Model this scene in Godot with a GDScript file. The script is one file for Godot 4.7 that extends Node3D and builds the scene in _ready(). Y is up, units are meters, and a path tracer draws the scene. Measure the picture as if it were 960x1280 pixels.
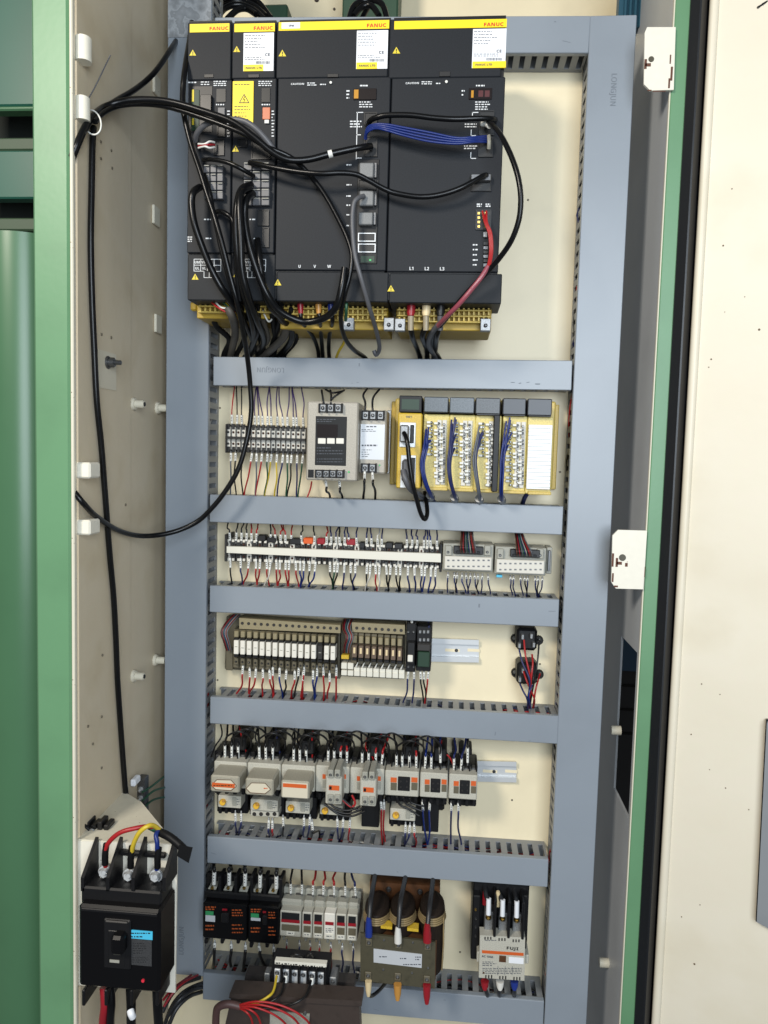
extends Node3D
# A control cabinet. x right, y up, z out of the mounting plate (z = 0); the camera stands D metres in front of it.
const D := 1.15
const FOCAL := 962.0
const R0 := Vector3(0.995695, 0.033770, -0.086316)
const R1 := Vector3(-0.027088, 0.996629, 0.077440)
const R2 := Vector3(0.088640, -0.074768, 0.993254)
var rng := RandomNumberGenerator.new()
var M := {}
var cur: Node3D
var O := Vector3.ZERO
var names := {}
var shared := {}

class Geo:
	var v := PackedVector3Array()
	var n := PackedVector3Array()
	func tri(a: Vector3, b: Vector3, c: Vector3, out: Vector3) -> void:
		var k := (b - a).cross(c - a)
		if k.dot(out) < 0.0:
			var s := b
			b = c
			c = s
			k = -k
		k = k.normalized()
		v.append(a); v.append(c); v.append(b)
		n.append(k); n.append(k); n.append(k)
	func quad(a: Vector3, b: Vector3, c: Vector3, d: Vector3, out: Vector3) -> void:
		tri(a, b, c, out)
		tri(a, c, d, out)
	func box(c: Vector3, s: Vector3, bev := 0.0) -> void:
		var h := s * 0.5
		bev = minf(bev, minf(h.x, minf(h.y, h.z)) * 0.9)
		for ax in 3:
			var b := (ax + 1) % 3
			var d := (ax + 2) % 3
			for sg in [-1.0, 1.0]:
				var q := []
				for e in [[-1, -1], [1, -1], [1, 1], [-1, 1]]:
					var p := Vector3()
					p[ax] = sg * h[ax]
					p[b] = e[0] * (h[b] - bev)
					p[d] = e[1] * (h[d] - bev)
					q.append(c + p)
				var o := Vector3()
				o[ax] = sg
				quad(q[0], q[1], q[2], q[3], o)
		if bev <= 0.0:
			return
		for ax in 3:
			var b := (ax + 1) % 3
			var d := (ax + 2) % 3
			for s1 in [-1.0, 1.0]:
				for s2 in [-1.0, 1.0]:
					var p := []
					for t in [-1.0, 1.0]:
						var p1 := Vector3()
						p1[ax] = t * (h[ax] - bev)
						p1[b] = s1 * h[b]
						p1[d] = s2 * (h[d] - bev)
						var p2 := Vector3()
						p2[ax] = t * (h[ax] - bev)
						p2[b] = s1 * (h[b] - bev)
						p2[d] = s2 * h[d]
						p.append(c + p1)
						p.append(c + p2)
					var o := Vector3()
					o[b] = s1
					o[d] = s2
					quad(p[0], p[2], p[3], p[1], o)
		for sx in [-1.0, 1.0]:
			for sy in [-1.0, 1.0]:
				for sz in [-1.0, 1.0]:
					tri(c + Vector3(sx * h.x, sy * (h.y - bev), sz * (h.z - bev)), c + Vector3(sx * (h.x - bev), sy * h.y, sz * (h.z - bev)), c + Vector3(sx * (h.x - bev), sy * (h.y - bev), sz * h.z), Vector3(sx, sy, sz))
	func hexa(a: Array, b: Array) -> void:   # two quads with the same winding
		var m := Vector3()
		for i in 4:
			m += (a[i] + b[i]) / 8.0
		quad(a[0], a[1], a[2], a[3], (a[0] + a[2]) * 0.5 - m)
		quad(b[0], b[1], b[2], b[3], (b[0] + b[2]) * 0.5 - m)
		for i in 4:
			var j := (i + 1) % 4
			quad(a[i], a[j], b[j], b[i], (a[i] + a[j] + b[i] + b[j]) * 0.25 - m)
	func prism(poly: Array, off: Vector3) -> void:   # a flat convex polygon pushed along off
		var m := Vector3()
		for p in poly:
			m += p / poly.size()
		for i in range(1, poly.size() - 1):
			tri(poly[0], poly[i], poly[i + 1], -off)
			tri(poly[0] + off, poly[i] + off, poly[i + 1] + off, off)
		for i in poly.size():
			var j := (i + 1) % poly.size()
			quad(poly[i], poly[j], poly[j] + off, poly[i] + off, (poly[i] + poly[j]) * 0.5 - m)
	func ring(a: Array, na: Array, b: Array, nb: Array) -> void:
		for i in a.size():
			var j := (i + 1) % a.size()
			for t in [[a[i], b[j], b[i], na[i], nb[j], nb[i]], [a[i], a[j], b[j], na[i], na[j], nb[j]]]:
				var k: Vector3 = (t[1] - t[0]).cross(t[2] - t[0])
				for q in [0, 1, 2] if k.dot(t[3] + t[4] + t[5]) < 0.0 else [0, 2, 1]:
					v.append(t[q])
					n.append(t[q + 3])
	func tube(pts: Array, r, sides := 7, cap := true) -> void:   # r a number or one radius for each point
		var t0: Vector3 = (pts[1] - pts[0]).normalized()
		var up := Vector3(0, 0, 1) if absf(t0.z) < 0.9 else Vector3(1, 0, 0)
		var u := t0.cross(up).normalized()
		var pa := []
		var pn := []
		for i in pts.size():
			var t: Vector3 = (pts[mini(i + 1, pts.size() - 1)] - pts[maxi(i - 1, 0)]).normalized()
			u = (u - t * u.dot(t)).normalized()
			var w := t.cross(u)
			var a := []
			var na := []
			var rr: float = r[i] if r is Array else r
			for k in sides:
				var g := TAU * k / sides
				var d := u * cos(g) + w * sin(g)
				a.append(pts[i] + d * rr)
				na.append(d)
			if i > 0:
				ring(pa, pn, a, na)
			if cap and (i == 0 or i == pts.size() - 1):
				for k in range(1, sides - 1):
					tri(a[0], a[k], a[k + 1], -t if i == 0 else t)
			pa = a
			pn = na
	func cyl(c: Vector3, ax: Vector3, r: float, sides := 12) -> void:   # from c along ax, edge slightly rounded
		var l := ax.length()
		var e := minf(r * 0.15, l * 0.3)
		var k := ax / l
		tube([c, c + k * 0.00001, c + k * (l - e), c + ax], [r, r, r, r - e], sides)
	func mesh() -> ArrayMesh:
		var a := []
		a.resize(Mesh.ARRAY_MAX)
		a[Mesh.ARRAY_VERTEX] = v
		a[Mesh.ARRAY_NORMAL] = n
		var m := ArrayMesh.new()
		m.add_surface_from_arrays(Mesh.PRIMITIVE_TRIANGLES, a)
		return m

# ---------------------------------------------------------------- helpers
func W(x: float, y: float, z: float) -> Vector3:   # the point at depth z on the sight line of a photo pixel
	var d := Vector3(x - 480.0, y - 640.0, FOCAL)
	var t := (D - z) / R2.dot(d)
	return Vector3(R0.dot(d) * t, -R1.dot(d) * t, z)

func p(x: float, y: float, z: float) -> Vector3:
	return W(x, y, z) - O

func put(o: Node3D, nm: String, parent: Node) -> void:
	var key := str(parent.get_instance_id()) + nm
	var k: int = names.get(key, -1) + 1
	names[key] = k
	o.name = nm if k == 0 else "%s_%03d" % [nm, k]
	parent.add_child(o, true)

func meta(o: Node, label: String, cat: String, group := "", kind := "") -> void:
	if label: o.set_meta("label", label)
	if cat: o.set_meta("category", cat)
	if group: o.set_meta("group", group)
	if kind: o.set_meta("kind", kind)

func thing(nm: String, label: String, cat: String, at: Vector3, group := "", kind := "") -> Node3D:
	var o := Node3D.new()
	o.position = at
	put(o, nm, self)
	meta(o, label, cat, group, kind)
	cur = o
	O = at
	return o

func part(nm: String, g: Geo, m: String, parent: Node = null) -> MeshInstance3D:
	var o := MeshInstance3D.new()
	o.mesh = g.mesh()
	o.material_override = M[m]
	put(o, nm, cur if parent == null else parent)
	if nm in ["small_print", "printed_marks", "danger_print", "orange_lettering", "marker_print", "ruled_lines", "terminal_chart", "side_vents"]:
		o.set_meta("kind", "stuff")
	return o

func inst(nm: String, ms: Mesh, m: String, at: Vector3, parent: Node = null) -> MeshInstance3D:
	var o := MeshInstance3D.new()
	o.mesh = ms
	o.material_override = M[m]
	o.position = at
	put(o, nm, cur if parent == null else parent)
	return o

func pb(g: Geo, x0: float, y0: float, x1: float, y1: float, zb: float, zf: float, bev := 0.0) -> void:
	# a box square to the plate whose front face covers the pixel rectangle
	var cx := (x0 + x1) * 0.5
	var cy := (y0 + y1) * 0.5
	var c := p(cx, cy, zf)
	c.z = (zb + zf) * 0.5 - O.z
	g.box(c, Vector3(W(x0, cy, zf).distance_to(W(x1, cy, zf)), W(cx, y0, zf).distance_to(W(cx, y1, zf)), zf - zb), bev)

func one(nm: String, m: String, x0: float, y0: float, x1: float, y1: float, zb: float, zf: float, bev := 0.0, parent: Node = null) -> MeshInstance3D:
	var g := Geo.new()
	pb(g, x0, y0, x1, y1, zb, zf, bev)
	return part(nm, g, m, parent)

func slab(g: Geo, q: Array, zb: float, zf: float) -> void:   # four pixel corners at zf, pushed back to zb
	var a := []
	var b := []
	for e in q:
		var f := p(e[0], e[1], zf)
		a.append(f)
		b.append(Vector3(f.x, f.y, zb - O.z))
	g.hexa(a, b)

func smooth(pts: Array, steps := 5) -> Array:   # Catmull-Rom through the points
	var out := []
	for i in pts.size() - 1:
		var a: Vector3 = pts[maxi(i - 1, 0)]
		var b: Vector3 = pts[i]
		var c: Vector3 = pts[i + 1]
		var d: Vector3 = pts[mini(i + 2, pts.size() - 1)]
		for k in steps:
			var t := float(k) / steps
			out.append(0.5 * (2.0 * b + (c - a) * t + (2.0 * a - 5.0 * b + 4.0 * c - d) * t * t + (3.0 * b - a - 3.0 * c + d) * t * t * t))
	out.append(pts[-1])
	return out

func path(pts: Array, z: float = 0.0) -> Array:
	var out := []
	for e in pts:
		out.append(p(e[0], e[1], e[2] if e.size() > 2 else z))
	return out

func shape(key: String, make: Callable) -> Mesh:   # one mesh per kind of piece
	if not shared.has(key):
		var g := Geo.new()
		make.call(g)
		shared[key] = g.mesh()
	return shared[key]

func screw(r_mm: float) -> Mesh:
	return shape("screw%.1f" % r_mm, func(g: Geo):
		var r := r_mm * 0.001
		g.tube([Vector3(0, 0, -0.002), Vector3(0, 0, r * 0.45), Vector3(0, 0, r * 0.7), Vector3(0, 0, r * 0.8)], [r, r, r * 0.75, r * 0.3], 9)
		g.box(Vector3(0, 0, r * 0.8), Vector3(r * 1.1, r * 0.22, r * 0.14))
		g.box(Vector3(0, 0, r * 0.79), Vector3(r * 0.22, r * 1.1, r * 0.12)))

func letters(s: String, m: String, x: float, y: float, h: float, z: float, parent: Node = null, wide := 1.0, bold := true, turn := 0.0) -> MeshInstance3D:
	# raised print centred on a pixel; h is the letters' height in pixels
	var t := TextMesh.new()
	t.text = s
	t.font = M["font_bold"] if bold else M["font"]
	t.font_size = 24
	t.curve_step = 2.0
	t.depth = 0.02
	t.pixel_size = 0.05
	var o := MeshInstance3D.new()
	o.mesh = t
	o.material_override = M[m]
	var k := W(x, y, z).distance_to(W(x, y + h, z)) / (24 * 0.05 * 0.73)
	o.scale = Vector3(k * wide, k, 0.02)
	o.rotation.z = turn
	o.position = p(x, y, z + 0.0003)
	put(o, "lettering", cur if parent == null else parent)
	return o

func print_lines(g: Geo, x0: float, y0: float, x1: float, y1: float, z: float, rows: int, h := 1.0, fill := 0.75) -> void:
	# lines of print too small to read
	for r in rows:
		var y := lerpf(y0, y1, (r + 0.5) / rows)
		var x := x0
		var last := lerpf(x0, x1, rng.randf_range(fill, 1.0))
		while x < last:
			var w := rng.randf_range(1.2, 4.0)
			pb(g, x, y - h * 0.5, minf(x + w, last + 0.3), y + h * 0.5, z - 0.0001, z + 0.00025)
			x += w + rng.randf_range(0.6, 1.4)

func triangle(x: float, y: float, s: float, z: float) -> void:   # warning triangle with its exclamation stroke
	var g := Geo.new()
	g.prism([p(x - s * 0.5, y + s * 0.42, z), p(x + s * 0.5, y + s * 0.42, z), p(x, y - s * 0.45, z)], Vector3(0, 0, 0.0003))
	var t := part("warning_triangle", g, "yellow_print")
	g = Geo.new()
	pb(g, x - s * 0.06, y - s * 0.2, x + s * 0.06, y + s * 0.14, z, z + 0.0005)
	pb(g, x - s * 0.06, y + s * 0.22, x + s * 0.06, y + s * 0.34, z, z + 0.0005)
	part("exclamation_mark", g, "black", t)

const ORD := ["", "first", "second", "third", "fourth", "fifth", "sixth", "seventh", "eighth", "ninth", "tenth", "eleventh", "twelfth", "thirteenth", "fourteenth", "fifteenth", "sixteenth", "seventeenth", "eighteenth", "nineteenth"]
func ordinal(k: int) -> String:
	if k < 20:
		return ORD[k]
	var tens: String = {2: "twent", 3: "thirt", 4: "fort", 5: "fift"}[k / 10]
	return tens + "ieth" if k % 10 == 0 else tens + "y-" + ORD[k % 10]

func cable(nm: String, label: String, m: String, pts: Array, r: float, group := "", cat := "cable") -> MeshInstance3D:
	# one run of cable; r in millimetres
	var a := []
	for e in pts:
		a.append(W(e[0], e[1], e[2]))
	O = a[0]
	for i in a.size():
		a[i] -= O
	var g := Geo.new()
	g.tube(smooth(a, 6), r * 0.001, 10)
	var o := MeshInstance3D.new()
	o.mesh = g.mesh()
	o.material_override = M[m]
	o.position = O
	put(o, nm, self)
	meta(o, label, cat, group)
	cur = o
	return o

const COL := {"k": "black", "r": "red", "b": "blue", "n": "navy", "p": "purple", "y": "yellow", "g": "green", "w": "white", "a": "grey", "o": "orange"}
func wires(where: String, group: String, ox: float, oy: float, up: bool, list: Array, z0 := 0.045, z1 := 0.03, r := 0.9, sleeve := 12.0) -> void:
	# [x at the terminal, y, x at the duct, y, colour] in quarter pixels from (ox, oy); a marker sleeve sits at the terminal end
	var k := 0
	for e in list:
		k += 1
		var x0: float = ox + e[0] / 4.0
		var y0: float = oy + e[1] / 4.0
		var x1: float = ox + e[2] / 4.0
		var y1: float = oy + e[3] / 4.0
		var s := -1.0 if up else 1.0
		var c: String = COL[e[4]]
		var n := thing("wire", "%s wire in white marker sleeve, %s from the left %s" % [c, ordinal(k), where], "wire", W(x0, y0, z0), group)
		var lean := (x1 - x0) * 0.12 + rng.randf_range(-0.5, 0.5)
		var a := p(x0, y0 + s * 2.0, z0)
		var b := p(x0 + lean, y0 + s * sleeve, z0 + 0.002)
		var g := Geo.new()
		g.tube([a, a.lerp(b, 0.5), b], 0.0019 if r < 1.5 else r * 0.0013, 7)
		part("marker_sleeve", g, "sleeve")
		g = Geo.new()
		for q in [0.3, 0.5, 0.7]:
			g.box(a.lerp(b, q) + Vector3(0, 0, 0.0018 if r < 1.5 else r * 0.00125), Vector3(0.0014, 0.0011, 0.0006))
		part("marker_print", g, "black")
		g = Geo.new()
		g.tube([p(x0, y0 - s * 1.5, z0 - 0.002), p(x0, y0 + s * 2.5, z0)], 0.0013, 6)
		part("crimp_terminal", g, "steel")
		var mid := b.lerp(p(x1, y1, z1), 0.5) + Vector3(rng.randf_range(-0.0015, 0.0015), 0, rng.randf_range(0.002, 0.006))
		mid.x = lerpf(b.x, mid.x, rng.randf_range(0.4, 1.1)) + rng.randf_range(-0.0016, 0.0016)
		var e1 := p(x1, y1, z1)
		g = Geo.new()
		g.tube(smooth([b - Vector3(0, -s * 0.002, 0), b + Vector3(0, -s * 0.004, 0.001), mid, e1, e1 + Vector3(0, -s * 0.014, -0.004)], 4), r * 0.00122, 6)
		part("insulation", g, "wire_" + c)

# ---------------------------------------------------------------- materials
func grain(freq: float, stops: Array, oct := 4, kind := FastNoiseLite.TYPE_SIMPLEX_SMOOTH, size := 512) -> NoiseTexture2D:
	var f := FastNoiseLite.new()
	f.noise_type = kind
	f.frequency = freq
	f.fractal_octaves = oct
	f.seed = rng.randi_range(1, 9999)
	var t := NoiseTexture2D.new()
	t.width = size
	t.height = size
	t.seamless = true
	t.noise = f
	var gr := Gradient.new()
	gr.offsets = PackedFloat32Array(stops.map(func(e): return e[0]))
	gr.colors = PackedColorArray(stops.map(func(e): return e[1] if e[1] is Color else Color(e[1], e[1], e[1])))
	t.color_ramp = gr
	return t

func mat(nm: String, hex: String, rough := 0.5, metal := 0.0, tex: Texture2D = null, scale := 3.0, spec := 0.5) -> StandardMaterial3D:
	var m := StandardMaterial3D.new()
	m.resource_name = nm
	m.albedo_color = Color(hex)
	m.roughness = rough
	m.metallic = metal
	m.metallic_specular = spec
	if tex:
		m.albedo_texture = tex
		m.uv1_triplanar = true
		m.uv1_world_triplanar = true
		m.uv1_scale = Vector3.ONE * scale
	M[nm] = m
	return m

func bump(nm: String, tex: Texture2D, mm: float) -> void:
	M[nm].heightmap_enabled = true
	M[nm].heightmap_texture = tex
	M[nm].heightmap_scale = mm * 0.1

func materials() -> void:
	var b := SystemFont.new()
	b.font_names = PackedStringArray(["Droid Sans"])
	b.font_weight = 700
	M["font_bold"] = b
	var f := SystemFont.new()
	f.font_names = PackedStringArray(["Droid Sans"])
	M["font"] = f
	var soft := grain(0.006, [[0.0, 0.94], [0.45, 0.985], [1.0, 1.0]])
	var smudge := grain(0.006, [[0.0, 0.95], [0.4, 0.985], [1.0, 1.0]], 5)
	var grime := grain(0.007, [[0.0, Color(0.93, 0.91, 0.88)], [0.25, Color(0.975, 0.97, 0.955)], [0.45, Color(1, 1, 1)], [1.0, Color(0.985, 0.98, 0.97)]], 6)
	var worn := grain(0.012, [[0.0, 0.84], [0.3, 0.96], [0.55, 1.0], [1.0, 0.97]], 6)
	var specks := grain(0.05, [[0.0, Color(0.35, 0.3, 0.25)], [0.1, Color(0.6, 0.55, 0.48)], [0.13, Color(1, 1, 1)], [1.0, Color(0.97, 0.97, 0.97)]], 3)
	var fine := grain(0.08, [[0.0, 0.8], [1.0, 1.0]], 3)
	var orange_peel := grain(0.09, [[0.0, 0.0], [1.0, 1.0]], 2)
	var brushed := grain(0.03, [[0.0, 0.75], [1.0, 1.0]], 5)
	var peel := grain(0.03, [[0.0, Color(0.33, 0.24, 0.18)], [0.07, Color(0.42, 0.3, 0.22)], [0.09, Color(1, 1, 1)], [1.0, Color(0.98, 0.98, 0.98)]], 5)
	mat("cream_plate", "ecdfbe", 0.42, 0.0, soft, 2.0)
	mat("beige_wall", "cfc2a9", 0.5, 0.0, grime, 1.6)
	mat("beige_seam", "6f6858", 0.7)
	mat("grey_wall", "c3c7ca", 0.4, 0.0, soft, 1.5)
	mat("green_paint", "64906a", 0.4, 0.0, soft, 2.0)
	mat("dark_green", "486f50", 0.3, 0.0, soft, 1.4)
	mat("teal_paint", "27584a", 0.35, 0.0, soft, 1.2)
	mat("dark_gap", "0d1712", 0.8)
	mat("white_paint", "e4dfd0", 0.45, 0.0, peel, 5.0)
	mat("white_edge", "d6d0bd", 0.5, 0.0, peel, 6.0)
	mat("door_cream", "ddd5c2", 0.45, 0.0, grime, 1.0)
	mat("speck", "6a5a48", 0.8)
	mat("rubber_seal", "14161a", 0.38, 0.0)
	mat("duct_grey", "8a929b", 0.32, 0.0, smudge, 1.1, 0.5)
	mat("duct_side", "85888b", 0.45, 0.0, soft, 4.0)
	mat("duct_lip", "7b8085", 0.45)
	mat("duct_inner", "8a8d8f", 0.6)
	mat("teal_blue", "1f4f63", 0.5)
	mat("machine_blue", "4f6f8e", 0.5)
	mat("machine_grey", "45464a", 0.5)
	mat("charcoal", "25282d", 0.5, 0.0, fine, 12.0, 0.3)
	mat("charcoal_low", "26292d", 0.5, 0.0, fine, 12.0, 0.3)
	mat("black", "0c0c0e", 0.45)
	mat("black_gloss", "0b0b0d", 0.3, 0.0, null, 3.0, 0.35)
	mat("black_plastic", "171719", 0.45, 0.0, fine, 14.0, 0.4)
	mat("cable_black", "0b0c0e", 0.28, 0.0, null, 3.0, 0.4)
	mat("cable_matte", "101011", 0.5, 0.0, null, 3.0, 0.35)
	mat("cable_grey", "55565a", 0.45)
	mat("cable_brown", "4b4741", 0.55)
	mat("cable_dark", "232427", 0.4)
	mat("yellow_print", "d9c32a", 0.5)
	mat("yellow_label", "f2d512", 0.45)
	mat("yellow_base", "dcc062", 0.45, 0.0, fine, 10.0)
	mat("yellow_pale", "e6d27c", 0.45, 0.0, fine, 10.0)
	mat("coil_tape", "2a211b", 0.6, 0.0, fine, 14.0, 0.3)
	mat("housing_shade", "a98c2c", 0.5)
	mat("gold_block", "dcb838", 0.4, 0.0, fine, 10.0)
	mat("label_white", "e6e8ec", 0.4)
	mat("label_silver", "c9ccd0", 0.35, 0.2)
	mat("print_grey", "50545c", 0.6)
	mat("print_white", "d5d8da", 0.6)
	mat("red_print", "c8281c", 0.5)
	mat("orange_print", "c95a22", 0.5)
	mat("orange_dim", "a34a1c", 0.5)
	mat("green_print", "2f8a55", 0.5)
	mat("cyan_label", "48b4d6", 0.4)
	mat("steel", "a3a5a6", 0.42, 0.6, brushed, 30.0)
	mat("plug_metal", "7d7f80", 0.5, 0.2, fine, 14.0)
	mat("digit_dark", "4a1216", 0.4)
	mat("jacket_brown", "513936", 0.5)
	mat("stained_film", "a4a8ac", 0.25, 0.0, grain(0.014, [[0.0, 0.62], [0.35, 0.85], [0.5, 1.0], [0.56, 0.82], [1.0, 1.0]], 5), 4.0)
	mat("duct_print", "737a82", 0.6)
	mat("rust", "6b4434", 0.8, 0.0, fine, 20.0)
	mat("box_green", "2c4a38", 0.45)
	mat("ledge_green", "3a4c38", 0.5)
	mat("steel_dark", "77787a", 0.4, 0.8, brushed, 30.0)
	mat("brass", "c7a65c", 0.3, 0.85)
	mat("zinc", "cdd0d2", 0.4, 0.35)
	mat("sleeve", "dcdcd6", 0.5)
	mat("case_beige", "b9b3a6", 0.45, 0.1, fine, 14.0)
	mat("case_grey", "a9a89c", 0.45, 0.0, fine, 14.0)
	mat("contactor_white", "c9c6b8", 0.45, 0.0, fine, 14.0)
	mat("cover_beige", "b0ab9a", 0.4, 0.0, fine, 14.0)
	mat("cover_face", "cfc7b2", 0.4)
	mat("terminal_white", "cfcbc0", 0.45)
	mat("terminal_dark", "2a2826", 0.5)
	mat("strip_white", "d8d5c8", 0.45)
	mat("socket_olive", "6a6350", 0.5, 0.0, fine, 14.0)
	mat("socket_tan", "9a8f70", 0.5, 0.0, fine, 14.0)
	mat("relay_white", "dedacf", 0.4)
	mat("relay_clear", "6b5c50", 0.25)
	mat("pcb_green", "183524", 0.5)
	mat("display_dark", "150d0e", 0.4, 0.0, null, 3.0, 0.3)
	mat("window_dark", "232425", 0.35, 0.0, null, 3.0, 0.35)
	mat("amber", "b98322", 0.3)
	mat("orange_window", "b55a2c", 0.35)
	mat("dark_steel_tops", "4d5053", 0.35, 0.2, brushed, 25.0)
	mat("bright_tops", "5d6368", 0.35, 0.2, brushed, 25.0)
	mat("dark_tops", "34363a", 0.35, 0.2)
	mat("olive_paint", "4a4636", 0.5, 0.0, worn, 9.0)
	mat("brown_core", "5a3a22", 0.5, 0.2, worn, 9.0)
	mat("brown_box", "443a35", 0.5, 0.2, worn, 6.0)
	mat("bracket_dark", "4c4847", 0.5, 0.3, worn, 6.0)
	mat("winding", "8f7c58", 0.5)
	mat("dial_yellow", "e0b03a", 0.4)
	mat("boot_red", "8f1b25", 0.35)
	mat("boot_blue", "1f3380", 0.3)
	mat("boot_white", "d8d6cf", 0.4)
	mat("boot_cream", "d9c49a", 0.4)
	mat("boot_tan", "b9853f", 0.4)
	mat("clear_sleeve", "9a8f78", 0.3)
	mat("pink_sleeve", "8d4450", 0.3)
	mat("earth_stripe", "c9b52c", 0.4)
	mat("lamp_red", "d03040", 0.3)
	mat("lamp_green", "50c070", 0.3)
	mat("wire_black", "101012", 0.4)
	mat("wire_red", "9e1d20", 0.4)
	mat("wire_blue", "14296c", 0.38)
	mat("wire_navy", "1b2455", 0.4)
	mat("wire_purple", "40305c", 0.4)
	mat("wire_yellow", "c8ad30", 0.4)
	mat("wire_green", "24503a", 0.4)
	mat("wire_white", "cfccc4", 0.4)
	mat("wire_grey", "5b6068", 0.4)
	mat("wire_orange", "d05a22", 0.4)
	mat("wire_brown", "5a3324", 0.4)
	bump("green_paint", orange_peel, 0.04)
	bump("door_cream", orange_peel, 0.12)
	bump("beige_wall", orange_peel, 0.12)

# ---------------------------------------------------------------- the cabinet
func rail_pts(xs: Array, ys: Array) -> Array:   # a vertical edge through pixel points: its pixels by height
	var out := []
	for i in xs.size():
		out.append([xs[i], ys[i]])
	return out

func upright(g: Geo, left: Array, right: Array, zb: float, zf: float, bev := 0.0) -> void:
	# a vertical post: left and right are [x at y=0, x at y=1280]
	var a := (W(left[0], 0, zf).x + W(left[1], 1280, zf).x) * 0.5 - O.x
	var b := (W(right[0], 0, zf).x + W(right[1], 1280, zf).x) * 0.5 - O.x
	g.box(Vector3((a + b) * 0.5, -0.08 - O.y, (zb + zf) * 0.5 - O.z), Vector3(b - a, 1.9, zf - zb), bev)

func cabinet() -> void:
	thing("electrical_cabinet", "tall open control cabinet with cream mounting plate, beige and grey side walls, green frame", "cabinet", Vector3(-0.09, -1.0, 0))
	var xl := W(93, 640, 0.30).x
	var xr := W(810, 640, 0.10).x
	var top := W(450, 27, 0).y
	var xp := W(762, 720, 0.058).x - 0.004   # the plate ends behind the right duct
	var g := Geo.new()
	g.box(Vector3((xl + xp) * 0.5, (top - 1.05) * 0.5, -0.0025) - O, Vector3(xp - xl - 0.006, top + 1.05, 0.005))
	part("mounting_plate", g, "cream_plate")
	# left wall: a rear sheet and a front sheet that laps over it
	var zs := D - (D - 0.30) * absf(xl) / absf(W(164, 640, 0.3).x)   # where the lap shows
	g = Geo.new()
	g.box(Vector3(xl - 0.004, -0.08, (zs - 0.08) * 0.5) - O, Vector3(0.004, 1.9, zs + 0.12))
	var lw := part("side_wall", g, "beige_wall")
	g = Geo.new()
	g.box(Vector3(xl - 0.0028, -0.08, (zs + 0.29) * 0.5) - O, Vector3(0.0046, 1.9, 0.29 - zs), 0.001)
	part("lapped_sheet", g, "beige_wall", lw)
	for e in [[193, 107, 20], [193, 270, 28], [196, 405, 24]]:   # cable tie anchors by the duct
		var z := D - D * absf(xl) / absf(W(e[0], 640, 0).x)
		z = clampf(z, 0.03, 0.09)
		g = Geo.new()
		g.box(Vector3(xl + 0.0005, W(e[0], e[1], z).y, z) - O, Vector3(0.004, 0.026, 0.022), 0.001)
		part("tie_anchor", g, "white_edge", lw)
	for e in [[168, 505], [198, 510], [168, 845], [195, 825]]:
		var z2 := D - D * absf(xl) / absf(W(e[0], e[1], 0).x)
		g = Geo.new()
		var c := Vector3(xl - 0.002, W(e[0], e[1], z2).y, z2) - O
		g.cyl(c, Vector3(0.004, 0, 0), 0.009, 10)
		g.cyl(c, Vector3(0.016, 0, 0), 0.0055, 10)
		var st := part("standoff", g, "white_edge", lw)
		g = Geo.new()
		g.cyl(c + Vector3(0.016, 0, 0), Vector3(0.0012, 0, 0), 0.003, 8)
		part("threaded_hole", g, "black", st)
	var zb := D - D * absf(xl) / absf(W(134, 453, 0).x)
	g = Geo.new()
	var cb := Vector3(xl, W(134, 453, zb).y, zb) - O
	g.cyl(cb, Vector3(0.003, 0, 0), 0.008, 12)
	g.cyl(cb, Vector3(0.010, 0, 0), 0.0062, 6)
	g.cyl(cb, Vector3(0.018, 0, 0), 0.003, 8)
	part("bolt", g, "steel_dark", lw)
	g = Geo.new()
	g.box(cb + Vector3(0.0002, -0.010, 0.0), Vector3(0.0006, 0.046, 0.05))
	part("sticker", g, "cover_face", lw)
	for e in [[128, 819], [127, 896], [110, 908], [116, 930], [127, 960], [126, 177], [139, 188], [126, 198], [140, 210], [127, 418], [139, 422], [157, 631], [74, 50]]:
		if e[0] < 92: continue
		var z3 := D - D * absf(xl) / absf(W(e[0], e[1], 0).x)
		g = Geo.new()
		g.cyl(Vector3(xl - 0.001, W(e[0], e[1], z3).y, z3) - O, Vector3(0.0018, 0, 0), 0.0018, 8)
		part("rivet_hole", g, "beige_seam", lw)
	# left frame
	g = Geo.new()
	upright(g, [88.5, 89], [92.5, 93], 0.296, 0.303, 0.001)
	part("frame_edge", g, "white_edge")
	g = Geo.new()
	upright(g, [43, 44], [88, 88.5], 0.27, 0.30, 0.003)
	part("frame_post", g, "green_paint")
	for e in [[104, 63, 30, 21, true], [103, 137, 29, 19, true], [103, 588, 20, 19, false], [103, 659.5, 19, 19, false]]:
		g = Geo.new()
		var s := (D - 0.29) / FOCAL
		if e[4]:
			g.cyl(p(e[0], e[1] + e[2] * 0.5, 0.285), Vector3(0, e[2] * s, 0), e[3] * 0.5 * s, 20)
		else:
			pb(g, e[0] - e[3] * 0.5, e[1] - e[2] * 0.5, e[0] + e[3] * 0.5, e[1] + e[2] * 0.5, 0.265, 0.292, 0.002)
		part("door_catch", g, "white_paint")
	# right wall with a window cut in it
	var y1 := W(780, 795, -0.016).y
	var y0 := W(770, 985, -0.016).y
	for e in [[0.95, y1, -0.4, 0.095], [y0, -1.05, -0.4, 0.095], [y1, y0, -0.4, -0.016], [y1, y0, 0.083, 0.095]]:
		g = Geo.new()
		g.box(Vector3(xr + 0.0015, (e[0] + e[1]) * 0.5, (e[2] + e[3]) * 0.5) - O, Vector3(0.003, e[0] - e[1], e[3] - e[2]))
		part("side_wall", g, "grey_wall")
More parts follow.
